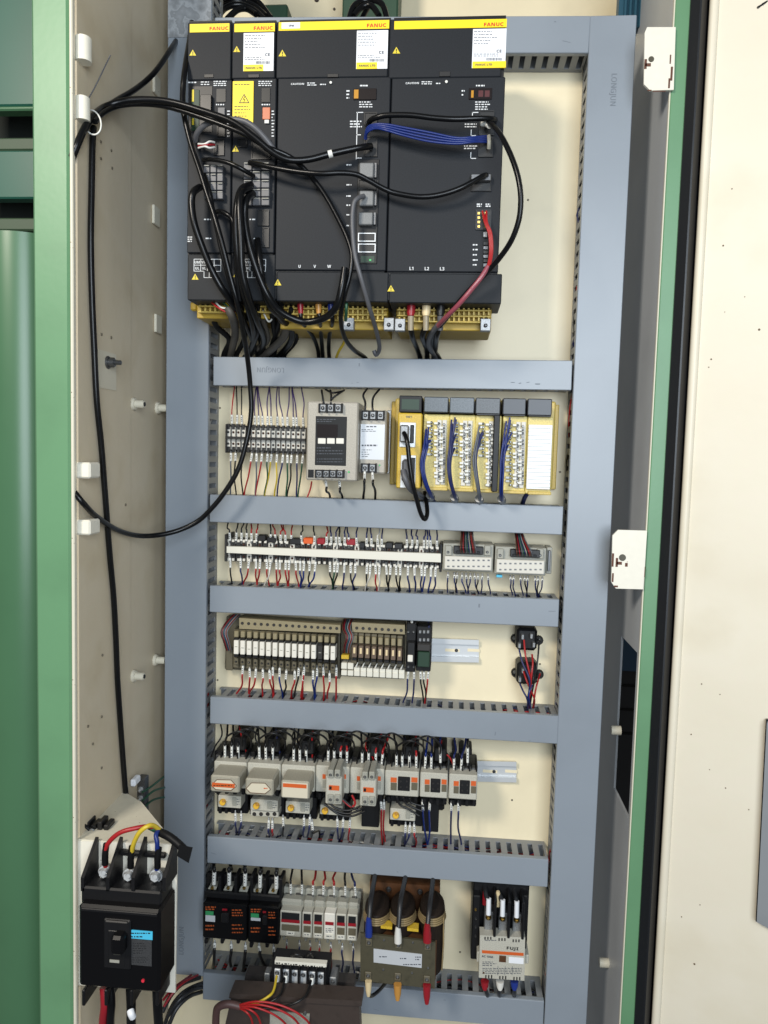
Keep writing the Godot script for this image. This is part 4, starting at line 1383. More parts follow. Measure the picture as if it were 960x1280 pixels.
		for q in [[-5, -4], [-9, 7], [9, 6], [6, -5]]:
			one("tab", "steel", x + q[0] - 1.6, y + q[1] - 3, x + q[0] + 1.6, y + q[1] + 3, 0.03, 0.042, 0.0005)
	var k := 0
	for e in [["red", [[655, 800, 0.04], [657, 820, 0.052], [662, 842, 0.055], [664, 855, 0.05], [662, 872, 0.04], [661, 888, 0.02]]], ["red", [[665, 818, 0.04], [666, 830, 0.052], [664, 848, 0.056], [662, 870, 0.045], [663, 889, 0.02]]], ["navy", [[649, 812, 0.04], [653, 828, 0.05], [662, 850, 0.058], [660, 872, 0.045], [659, 888, 0.02]]], ["black", [[674, 800, 0.035], [672, 825, 0.05], [668, 850, 0.052], [664, 872, 0.045], [662, 888, 0.02]]],
		["red", [[654, 838, 0.04], [658, 850, 0.05], [663, 862, 0.05], [668, 874, 0.045], [667, 884, 0.02]]], ["navy", [[650, 855, 0.04], [654, 864, 0.05], [659, 874, 0.05], [660, 889, 0.02]]], ["blue", [[665, 856, 0.05], [661, 868, 0.055], [662, 878, 0.045], [664, 888, 0.02]]], ["red", [[675, 842, 0.035], [670, 860, 0.05], [668, 872, 0.045], [666, 886, 0.02]]]]:
		k += 1
		cable("wire", "%s wire on the black filter blocks, %s of their eight" % [e[0], ORD[k]], "wire_" + e[0], e[1], 1.3, "wires on the filter blocks", "wire")

func rail(label: String, x0: float, x1: float, yl: float, yr: float, bl: float, br: float) -> void:
	thing("mounting_rail", label, "rail", W(x0, bl, 0), "mounting rails")
	var g := Geo.new()
	slab(g, [[x0, yl], [x1, yr], [x1, br], [x0, bl]], 0.0015, 0.0032)
	part("web", g, "zinc")
	for s in [0.0, 0.78]:
		g = Geo.new()
		var a := lerpf(yl, bl, s)
		var b := lerpf(yr, br, s)
		var h := (bl - yl) * 0.22
		slab(g, [[x0, a], [x1, b], [x1, b + h], [x0, a + h]], 0.0075, 0.0088)
		var q := lerpf(a, a + h, 0.5)
		slab(g, [[x0, lerpf(yl, bl, 0.19 if s == 0.0 else 0.78)], [x1, lerpf(yr, br, 0.19 if s == 0.0 else 0.78)], [x1, lerpf(yr, br, 0.22 if s == 0.0 else 0.81)], [x0, lerpf(yl, bl, 0.22 if s == 0.0 else 0.81)]], 0.002, 0.0083)
		part("flange", g, "zinc")
	for k in 2:
		var y := lerpf(yr, br, 0.46)
		one("slot", "cream_plate", x1 - 42 + k * 28, y - 1.8, x1 - 24 + k * 25, y + 1.8, 0.002, 0.0034)
	inst("screw", screw(2.6), "steel_dark", p(x1 - 28, lerpf(yr, br, 0.46), 0.0034))

# ---------------------------------------------------------------- contactors
func overload(label: String, x0: float, y0: float, x1: float, y1: float, holes: bool) -> void:
	var z := 0.074
	thing("overload_relay", label, "overload relay", W((x0 + x1) * 0.5, y1 + 8, 0), "overload relays under the contactors")
	var b := one("case", "contactor_white", x0, y0, x1, y1, 0.03, z, 0.001)
	one("rear_block", "black_plastic", x0 - 1, y0 - 6, x1 + 9, y1 + 6, 0.006, z - 0.024, 0.001)
	var g := Geo.new()
	var cx := x0 + (x1 - x0) * 0.24
	var cy := y0 + (y1 - y0) * 0.42
	g.cyl(p(cx, cy, z - 0.002), Vector3(0, 0, 0.006), 0.0049, 16)
	var d := part("dial", g, "dial_yellow", b)
	g = Geo.new()
	g.cyl(p(cx, cy, z + 0.004), Vector3(0, 0, 0.0008), 0.0021, 12)
	g.box(p(cx + 1.2, cy - 1, z + 0.0046), Vector3(0.004, 0.001, 0.0005))
	part("pointer", g, "boot_tan", d)
	one("reset_window", "case_grey", x0 + (x1 - x0) * 0.62, y0 + 2, x0 + (x1 - x0) * 0.8, y1 - 2.5, z - 0.001, z + 0.0012, 0.0004, b)
	g = Geo.new()
	print_lines(g, x0 + (x1 - x0) * 0.82, y0 + 2.5, x1 - 1, y1 - 3, z, 3, 0.8)
	part("small_print", g, "print_grey", b)
	if holes:
		one("terminal_block", "contactor_white", x0, y1, x1 + 1, y1 + 7, 0.03, z - 0.004, 0.0008)
		for k in 4:
			g = Geo.new()
			g.cyl(p(x0 + 5 + k * 8.4, y1 + 3.4, z - 0.0045), Vector3(0, 0, 0.0009), 0.0031, 12)
			part("screw_hole", g, "terminal_dark")
	else:
		for k in 4:
			one("terminal_leg", "black_plastic", x0 + 0.5 + k * (x1 - x0) * 0.27, y1 + 0.2, x0 + 4.4 + k * (x1 - x0) * 0.27, y1 + 7, 0.02, z - 0.01, 0.0008)

func contactor(label: String, x0: float, y0: float, x1: float, y1: float, style: int, tall: bool) -> void:
	var z := 0.08
	thing("contactor", label, "contactor", W((x0 + x1) * 0.5, y1, 0), "row of white contactors")
	var b := one("front_case", "contactor_white", x0, y0, x1, y1, 0.034, z, 0.0014)
	one("rear_case", "black_plastic", x0 + 0.4, y0 - 13, x1 - 0.4, y1 + 8, 0.008, 0.05, 0.0014)
	if tall:
		one("surge_block", "black", x0 + (x1 - x0) * 0.5, y0 - 30, x1 - 1, y0 - 14, 0.01, 0.062, 0.002)
		for k in 2:
			one("block_ear", "black", x0 + (x1 - x0) * (0.58 + k * 0.22), y0 - 33, x0 + (x1 - x0) * (0.66 + k * 0.22), y0 - 29, 0.01, 0.05, 0.001)
	var n := 4
	for k in n:
		var x := lerpf(x0 + 4.6, x1 - 4.6, k / 3.0)
		var t := one("terminal", "steel_dark", x - 2.6, y0 - 8.6, x + 2.6, y0 - 0.6, 0.04, 0.060, 0.0008)
		inst("screw", screw(1.9), "steel", p(x, y0 - 4.4, 0.060), t)
		one("barrier", "black_plastic", x + 3.0, y0 - 11.5, x + 4.6, y0, 0.03, 0.067, 0.0005)
		one("lower_terminal", "black_plastic", x - 1.6, y1 + 0.5, x + 2.4, y1 + 8.5, 0.03, 0.068, 0.0006)
	var g := Geo.new()
	if style == 0:
		return
	if style == 1:   # with a white auxiliary block on its face
		for e in [[x0 + 8.6, x0 + 12.4], [x1 - 12, x1 - 1.5]]:
			one("orange_mark", "orange_print", e[0], y0 + 10, minf(e[1], e[0] + 8), y0 + 15.5, z, z + 0.0006, 0.0, b)
			one("side_window", "case_grey", e[0], y0 + 17, minf(e[1], e[0] + 8), y1 - 6, z - 0.001, z + 0.0006, 0.0003, b)
		var ax := x0 + 12.5
		var bl := one("auxiliary_block", "contactor_white", ax, y0 + 12.5, ax + 20, y0 + 47.5, 0.07, 0.108, 0.0014)
		one("orange_mark", "orange_print", ax + 4, y0 + 24, ax + 17, y0 + 30, 0.107, 0.1087, 0.0, bl)
		one("black_mark", "black", ax + 4.5, y0 + 25, ax + 7.5, y0 + 29, 0.107, 0.109, 0.0, bl)
		for k in 4:
			var px := ax + 6 + (k % 2) * 8.6
			var py := y0 + 10.5 + int(k / 2) * 31
			one("clear_terminal", "case_grey", px - 3.6, py - 6, px + 3.6, py + 4.5, 0.07, 0.111, 0.001, bl)
			inst("screw", screw(2.2), "steel", p(px, py, 0.111), bl)
		return
	# plain front with a black window between two orange marks
	var w := x1 - x0
	var c := one("coil_window", "black", x0 + w * 0.38, y0 + 7, x0 + w * 0.74, y1 - 6.5, z - 0.004, z + 0.001, 0.0008, b)
	for k in 4:
		g = Geo.new()
		g.cyl(p(x0 + w * (0.47 + 0.18 * (k % 2)), y0 + 12.5 + int(k / 2) * 7, z + 0.0008), Vector3(0, 0, 0.0012), 0.0014, 8)
		part("button", g, "terminal_dark", c)
	for e in [[0.17, 0.35], [0.78, 0.96]]:
		one("orange_mark", "orange_print", x0 + w * e[0], y0 + 8, x0 + w * e[1], y0 + 14, z, z + 0.0006, 0.0, b)
		one("side_window", "socket_olive", x0 + w * e[0], y0 + 14.6, x0 + w * e[1], y1 - 7.5, z - 0.001, z + 0.0006, 0.0003, b)
	one("case_joint", "case_grey", x1 - 0.9, y0, x1 - 0.4, y1, z - 0.002, z + 0.0003, 0.0, b)

func cover(q: Array, y_top: float, face: int) -> void:
	# the beige surge cover in front of a contactor
	var b := one("surge_cover", "cover_beige", q[0], q[1], q[2], q[3], 0.07, 0.119, 0.0022)
	var z := 0.119
	var w: float = q[2] - q[0]
	if face == 2:
		var l := one("cover_label", "cover_face", q[0] + 2, q[1] + 2, q[2] - 2, q[3] - 2, z - 0.001, z + 0.0006, 0.0, b)
		one("orange_mark", "orange_print", q[0] + 2.6, q[1] + 3.5, q[2] - 3.4, q[1] + 8.2, z, z + 0.0009, 0.0, l)
		var g := Geo.new()
		print_lines(g, q[0] + 4, q[1] + 4.6, q[2] - 5, q[1] + 7.2, z + 0.0006, 1, 1.6, 0.9)
		print_lines(g, q[0] + 3, q[1] + 10.5, q[2] - 4, q[3] - 3.5, z + 0.0003, 4, 1.2, 0.8)
		part("small_print", g, "print_grey", l)
		return
	# a six-sided sticker
	var g := Geo.new()
	var h: float = q[3] - q[1]
	g.prism([p(q[0] + w * 0.02, q[1] + h * 0.55, z), p(q[0] + w * 0.22, q[1] + h * 0.2, z), p(q[0] + w * 0.72, q[1] + h * 0.22, z), p(q[0] + w * 0.92, q[1] + h * 0.6, z), p(q[0] + w * 0.72, q[1] + h * 0.88, z), p(q[0] + w * 0.18, q[1] + h * 0.82, z)], Vector3(0, 0, 0.0006))
	var s := part("sticker", g, "brown_core", b)
	g = Geo.new()
	g.prism([p(q[0] + w * 0.05, q[1] + h * 0.55, z + 0.0006), p(q[0] + w * 0.23, q[1] + h * 0.24, z + 0.0006), p(q[0] + w * 0.71, q[1] + h * 0.26, z + 0.0006), p(q[0] + w * 0.89, q[1] + h * 0.6, z + 0.0006), p(q[0] + w * 0.71, q[1] + h * 0.84, z + 0.0006), p(q[0] + w * 0.19, q[1] + h * 0.78, z + 0.0006)], Vector3(0, 0, 0.0003))
	part("sticker_face", g, "cover_face", s)
	if face == 0:
		one("orange_mark", "orange_print", q[0] + w * 0.06, q[1] + h * 0.44, q[0] + w * 0.84, q[1] + h * 0.68, z, z + 0.0014, 0.0, s)
		g = Geo.new()
		print_lines(g, q[0] + w * 0.1, q[1] + h * 0.5, q[0] + w * 0.8, q[1] + h * 0.64, z + 0.0012, 1, 1.4, 0.9)
		part("small_print", g, "brown_core", s)
	else:
		g = Geo.new()
		print_lines(g, q[0] + w * 0.66, q[1] + h * 0.5, q[0] + w * 0.8, q[1] + h * 0.6, z + 0.0008, 1, 1.4, 0.9)
		part("small_print", g, "orange_print", s)

func contactors() -> void:
	rail("long mounting rail behind the contactors, bare at its right end", 272, 645.5, 944, 952.5, 970, 978)
	var rows := [["first", "with sticker-marked beige cover, orange stripe", 267.5, 952.5, 308, 985, 0], ["second", "with cover carrying a plain six-sided sticker", 309, 954.5, 350.5, 987, 0], ["third", "with cover carrying a square orange label", 351.5, 957, 393.5, 989, 0],
		["fourth", "with white auxiliary block, beside the last beige cover", 394.5, 958, 436.5, 991, 1], ["fifth", "with white auxiliary block, second of that kind", 437.5, 960.5, 480, 993, 1],
		["sixth", "with black coil window, above the overload relay on its own", 481, 964, 523.5, 995.5, 2], ["seventh", "with black coil window, between two like it", 525, 966.5, 559.5, 997.5, 2], ["eighth", "with black coil window, at the end by the bare rail", 561, 968.5, 596.5, 999.5, 2]]
	for k in rows.size():
		var e: Array = rows[k]
		contactor("%s contactor from the left, %s" % [e[0], e[1]], e[2], e[3], e[4], e[5], e[6], k != 7)
		if k < 3:
			cover([[263, 970, 299, 991], [306.5, 974, 341.5, 995], [351, 976.5, 386.5, 999]][k], 955, k)
	for k in 3:
		one("ear", "black_plastic", 565 + k * 10, 934 + k, 570 + k * 10, 942 + k, 0.008, 0.04, 0.001)
	overload("overload relay with yellow dial under the first beige cover", 272.5, 995, 301, 1010, false)
	overload("overload relay with yellow dial and a row of four screw holes", 313, 1000, 347, 1014, true)
	overload("overload relay with yellow dial under the third beige cover", 357, 1002.5, 387, 1017, false)
	overload("overload relay with yellow dial under the fourth contactor, half behind black wires", 400, 1007, 428, 1019, false)
	overload("overload relay with yellow dial standing alone under the sixth contactor", 487.5, 1011.5, 519, 1026, false)
	for e in [["between the fifth contactor and the duct", 452, 1000, 474, 1034], ["under the seventh contactor", 528, 1000, 548.5, 1040]]:
		thing("relay_plate", "black slotted plate hanging %s" % e[0], "plate", W(e[1], e[4], 0), "black plates under the contactors")
		one("plate", "black", e[1], e[2], e[3], e[4], 0.01, 0.03, 0.001)
		one("ear", "black_plastic", e[3] - 2, e[2] + 4, e[3] + 7, e[2] + 14, 0.01, 0.028, 0.003)
	wires("above the contactor row", "wires above the contactors", 240, 860, true, [
		[165, 368, 178, 190, "k"], [198, 370, 205, 190, "k"], [232, 372, 236, 190, "k"], [338, 374, 330, 195, "k"], [370, 376, 366, 195, "k"], [402, 378, 408, 195, "k"], [508, 386, 512, 205, "k"], [540, 388, 534, 205, "k"], [572, 390, 566, 205, "k"],
		[680, 392, 684, 215, "k"], [711, 394, 704, 215, "k"], [740, 396, 776, 220, "r"], [776, 396, 776, 220, "r"], [850, 404, 846, 225, "k"], [882, 404, 884, 225, "k"], [918, 406, 946, 230, "r"], [948, 410, 986, 232, "r"],
		[1022, 416, 1010, 236, "k"], [1050, 418, 1060, 238, "k"], [1086, 420, 1090, 240, "k"], [1122, 420, 1120, 240, "r"], [1165, 422, 1180, 244, "b"], [1196, 424, 1200, 246, "b"], [1242, 380, 1242, 250, "b"], [1310, 432, 1312, 256, "n"], [1344, 434, 1370, 258, "n"], [1378, 380, 1380, 258, "k"]], 0.062, 0.03, 1.25, 21.0)
	for k in 6:   # black loops from one contactor to the next
		for j in 3:
			var a: float = rows[k][2] + 4.6 + (j + 1) * 10.2
			var b: float = rows[k + 1][2] + 4.6 + j * 10.2
			var y: float = rows[k][3] - 24
			var lift := 12.0 + j * 3.0
			cable("jumper_wire", "black jumper wire looping between the %s and %s contactors, %s of three" % [rows[k][0], rows[k + 1][0], ["left", "middle", "right"][j]], "wire_black",
				[[a, y + 4, 0.062], [a + 1, y - lift * 0.6, 0.072], [(a + b) * 0.5, y - lift - 2, 0.084 + j * 0.005], [b - 1, y - lift * 0.6, 0.074], [b, y + 5, 0.062]], 1.4, "black jumper wires between the contactors", "wire")
	wires("below the contactor row", "wires below the contactors", 240, 860, false, [
		[217, 618, 218, 736, "n"], [246, 620, 236, 740, "n"], [384, 652, 386, 744, "n"], [402, 654, 398, 746, "r"], [455, 640, 455, 748, "k"], [560, 640, 560, 752, "n"], [590, 636, 574, 752, "n"], [600, 660, 636, 716, "k"], [726, 646, 730, 764, "n"], [756, 648, 738, 764, "n"],
		[790, 650, 782, 770, "r"], [945, 560, 952, 778, "r"], [960, 562, 968, 780, "r"], [1068, 674, 1064, 790, "n"], [1090, 676, 1066, 790, "n"], [1110, 674, 1118, 794, "r"], [1152, 560, 1180, 800, "b"], [1190, 562, 1176, 800, "b"], [1297, 566, 1294, 770, "n"], [1332, 568, 1346, 772, "n"]], 0.066, 0.03, 1.1, 13.0)
	for k in 14:   # thinner control wires tangled behind the loops
		var x := 276.0 + k * 23.0
		var c: String = ["black", "red", "black", "navy", "black", "red", "black"][k % 7]
		var x2 := x + rng.randf_range(-16, 18)
		var y := 914.0 + (x - 276) * 0.072
		cable("wire", "%s control wire drooping behind the jumper loops, %s from the left" % [c, ordinal(k + 1)], "wire_" + c, [[x, y - 8, 0.03], [x + rng.randf_range(-3, 3), y + rng.randf_range(2, 8), 0.055], [lerpf(x, x2, 0.6), y + rng.randf_range(10, 20), 0.058], [x2, y + 32, 0.05]], rng.randf_range(0.9, 1.3), "control wires behind the jumper loops", "wire")
	var m := 0
	for e in [[[405, 1005], [418, 1013], [435, 1017], [452, 1012]], [[408, 1007], [424, 1018], [440, 1020], [456, 1014]], [[424, 996], [438, 1008], [444, 1004], [440, 994]], [[428, 998], [446, 1012], [456, 1006], [452, 994]], [[410, 1002], [420, 1010], [436, 1013], [450, 1008]]]:
		m += 1
		var pts := []
		for q in e:
			pts.append([q[0], q[1], 0.092])
		cable("jumper_wire", "%s wire sagging below the auxiliary blocks, %s of five" % ["dark red" if m == 3 else "black", ORD[m]], "wire_red" if m == 3 else "wire_black", pts, 1.6, "wires below the auxiliary blocks", "wire")
	m = 0
	for e in [[[496, 996], [500, 1006], [512, 1012], [524, 1020]], [[504, 997], [508, 1005], [518, 1010], [528, 1014]], [[512, 998], [514, 1003], [522, 1006], [530, 1008]]]:
		m += 1
		var pts := []
		for q in e:
			pts.append([q[0], q[1], 0.084])
		cable("jumper_wire", "black wire bending over the lone overload relay, %s of three" % ORD[m], "wire_black", pts, 1.5, "wires over the lone overload relay", "wire")

# ---------------------------------------------------------------- the lowest row
func breakers() -> void:
	var z := 0.09
	for e in [["double black circuit breaker with orange lettering and a green and white label, at the left", 253.3, 1130, 308.5, 1175, 3], ["narrower black circuit breaker with orange lettering beside the grey protectors", 309.5, 1133, 348.5, 1180, 2]]:
		var x0: float = e[1]
		var x1: float = e[3]
		thing("circuit_breaker", e[0], "circuit breaker", W(x0, e[4], 0), "black circuit breakers")
		var b := one("case", "black_gloss", x0, e[2], x1, e[4], 0.02, z, 0.002)
		one("terminal_case", "black_plastic", x0 + 4, e[2] - 36, x1 + 6, e[2] - 4, 0.046, 0.056, 0.002)
		one("rear_case", "black_plastic", x0 + 6, e[2] - 20, x1, e[4] - 8, 0.004, 0.05, 0.002)
		one("shoulder", "black_plastic", x0 + 2, e[2] - 14, x1 + 2, e[2] + 0.6, 0.045, 0.076, 0.002)
		var n: int = e[5]
		for k in n:
			var x := x0 + 10 + k * 20.0
			var g := Geo.new()
			slab(g, [[x - 2, e[2] - 22], [x + 8, e[2] - 22], [x + 4, e[2] - 10], [x - 7, e[2] - 10]], 0.05, 0.070)
			var t := part("terminal_plate", g, "case_grey")
			inst("screw", screw(2.6), "brass", p(x + 2, e[2] - 20, 0.0705), t)
			one("terminal_barrier", "black_plastic", x + 9, e[2] - 34, x + 13, e[2] - 6, 0.048, 0.074, 0.001)
			one("lower_barrier", "black_plastic", x - 8, e[4] - 1, x - 4, e[4] + 5, 0.03, z - 0.014, 0.001)
		var lx := x0 + 3.5 if n == 3 else x0 + 4
		one("green_label", "green_print", lx, e[2] + 9, lx + 10, e[2] + 14, z, z + 0.0006, 0.0, b)
		one("white_label", "label_silver", lx, e[2] + 14.4, lx + 12, e[2] + 22 if n == 3 else e[2] + 18, z, z + 0.0006, 0.0, b)
		var g := Geo.new()
		print_lines(g, lx, e[2] + 2.5, lx + 13, e[2] + 8, z, 2, 1.6, 0.8)
		print_lines(g, lx, e[2] + 25, lx + 12, e[2] + 34, z, 2, 1.8, 0.8)
		print_lines(g, lx + 33 if n == 3 else lx + 22, e[2] + 6, x1 - 4, e[2] + 16, z, 3, 1.4, 0.8)
		print_lines(g, lx + 33 if n == 3 else lx + 22, e[2] + 24, x1 - 4, e[2] + 38, z, 3, 1.4, 0.8)
		part("orange_lettering", g, "orange_dim", b)
		one("toggle", "black_plastic", lx + 19 if n == 3 else lx + 14, e[2] + 12, lx + 29 if n == 3 else lx + 20, e[2] + 24, z - 0.002, z + 0.008, 0.0014, b)
		one("red_mark", "boot_red", lx + 21 if n == 3 else lx + 15, e[2] + 6, lx + 27 if n == 3 else lx + 19, e[2] + 8.5, z, z + 0.0006, 0.0, b)
	# grey protectors
	var xs := [[350, 376, "wide grey circuit protector"], [377.5, 390, "narrow grey circuit protector"], [391, 404, "narrow grey circuit protector"], [405, 418.5, "narrow white circuit protector"], [419.5, 432.5, "narrow grey circuit protector"], [433.5, 446.5, "narrow grey circuit protector"]]
	var where := ["first of the row beside the black breakers", "second of the row, right of the wide one", "third of the row, left of the white one", "its front all white but a red band", "fifth of the row, right of the white one", "last of the row, nearest the transformer"]
	for k in xs.size():
		var x0: float = xs[k][0]
		var x1: float = xs[k][1]
		var y0 := 1139.0 + (x0 - 350) * 0.055
		var y1 := 1171.0 + (x0 - 350) * 0.068
		thing("circuit_protector", "%s, %s" % [xs[k][2], where[k]], "circuit protector", W(x0, y1, 0), "grey circuit protectors")
		var b := one("case", "contactor_white" if k != 3 else "relay_white", x0, y0, x1, y1, 0.02, z, 0.0012)
		one("shoulder", "case_grey", x0 + 0.6, y0 - 14, x1 + 2.5, y0 + 0.6, 0.045, 0.075, 0.003)
		one("terminal_case", "case_grey", x0 + 3, y0 - 29, x1 + 4.5, y0 - 13, 0.046, 0.058, 0.002)
		one("rear_case", "case_grey", x0 + 3, y0 - 12, x1, y1 - 8, 0.004, 0.05, 0.002)
		var m := 2 if k == 0 else 1
		for j in m:
			var x := x0 + 9 + j * 13.5
			one("terminal_hole", "terminal_dark", x - 3, y0 - 22, x + 3.5, y0 - 15, 0.05, 0.0605, 0.0008)
			inst("screw", screw(2.2), "brass", p(x, y0 - 18, 0.0605))
		if k != 3:
			one("lever_window", "window_dark", x0 + 1.8, y0 + 2.2, x1 - 1.8, y0 + 13.5, z - 0.002, z + 0.0006, 0.0004, b)
			one("lower_window", "socket_olive", x0 + 1.8, y0 + 17, x1 - 1.8, y1 - 7, z - 0.002, z + 0.0006, 0.0004, b)
		one("red_band", "boot_red", x0 + 1.6, y0 + 11, x1 - 1.6, y0 + 14.5, z, z + 0.0016, 0.0, b)
		one("white_tag", "strip_white", x0 + 2 if k else x0 + 8, y1 - 6.8, x1 - 2 if k else x1 - 8, y1 - 2, z, z + 0.0009, 0.0, b)
		var g := Geo.new()
		print_lines(g, x0 + 3 if k else x0 + 10, y1 - 5.4, x1 - 3 if k else x1 - 10, y1 - 3.4, z + 0.0007, 1, 1.2)
		if k == 3: print_lines(g, x0 + 2, y0 + 18, x1 - 2, y0 + 24, z, 3, 0.8)
		part("small_print", g, "print_grey", b)
		one("release_tab", "case_grey", x0 + 3, y1, x0 + 6, y1 + 4, 0.03, z - 0.02, 0.0006)
	wires("above the black circuit breakers", "thick wires above the black breakers", 240, 1040, true, [[110, 268, 110, 158, "k"], [186, 270, 192, 160, "k"], [265, 274, 266, 164, "k"], [340, 282, 346, 168, "k"], [422, 288, 426, 172, "k"]], 0.07, 0.03, 2.3, 19.0)
	wires("above the grey circuit protectors", "wires above the grey protectors", 240, 1040, true, [[494, 312, 503, 180, "k"], [549, 314, 548, 184, "k"], [604, 318, 620, 188, "r"], [656, 318, 662, 190, "r"], [710, 320, 720, 194, "r"], [766, 322, 766, 196, "k"], [818, 324, 796, 198, "n"]], 0.065, 0.03, 1.4, 15.0)
	wires("below the black circuit breakers", "wires below the black breakers", 240, 1040, false, [[114, 545, 104, 684, "k"], [196, 550, 200, 690, "k"], [268, 555, 258, 696, "k"], [335, 560, 372, 680, "k"], [408, 565, 420, 640, "k"]], 0.06, 0.03, 1.9, 10.0)
	wires("below the grey circuit protectors", "wires below the grey protectors", 240, 1040, false, [[474, 540, 478, 640, "r"], [537, 545, 540, 640, "n"], [590, 548, 604, 640, "r"], [638, 550, 640, 650, "r"], [694, 555, 698, 705, "r"], [752, 560, 750, 690, "n"], [806, 562, 812, 700, "n"]], 0.06, 0.03, 1.1, 8.0)

func ellipse_column(g: Geo, c: Vector3, rx: float, rz: float, h: float, n := 20) -> void:
	# an oval coil standing along y, its ends rounded off
	var pa := []
	var pn := []
	var prof := [[0.55, 0.0], [0.85, 0.012], [0.97, 0.05], [1.0, 0.12], [1.0, 0.88], [0.96, 0.95], [0.86, 0.985], [0.6, 1.0]]
	for i in prof.size():
		var a := []
		var na := []
		for k in n:
			var t := TAU * k / n
			a.append(c + Vector3(cos(t) * rx * prof[i][0], prof[i][1] * h, sin(t) * rz * prof[i][0]))
			na.append(Vector3(cos(t) / rx, (-1.0 if i < 2 else 1.0 if i > 5 else 0.0) * 60.0, sin(t) / rz).normalized())
		if i > 0:
			g.ring(pa, pn, a, na)
		else:
			for k in range(1, n - 1):
				g.tri(a[0], a[k], a[k + 1], Vector3.DOWN)
		if i == prof.size() - 1:
			for k in range(1, n - 1):
				g.tri(a[0], a[k], a[k + 1], Vector3.UP)
		pa = a
		pn = na

func boot(x: float, y0: float, y1: float, z: float, r: float, m: String, flip := false) -> void:
	var g := Geo.new()
	var a := p(x, y0, z)
	var b := p(x, y1, z)
	g.tube([a, a.lerp(b, 0.12), a.lerp(b, 0.6), b], [r * 0.55, r * 0.75, r, r] if not flip else [r, r, r * 0.85, r * 0.5], 12)
	part("lug_boot", g, m)

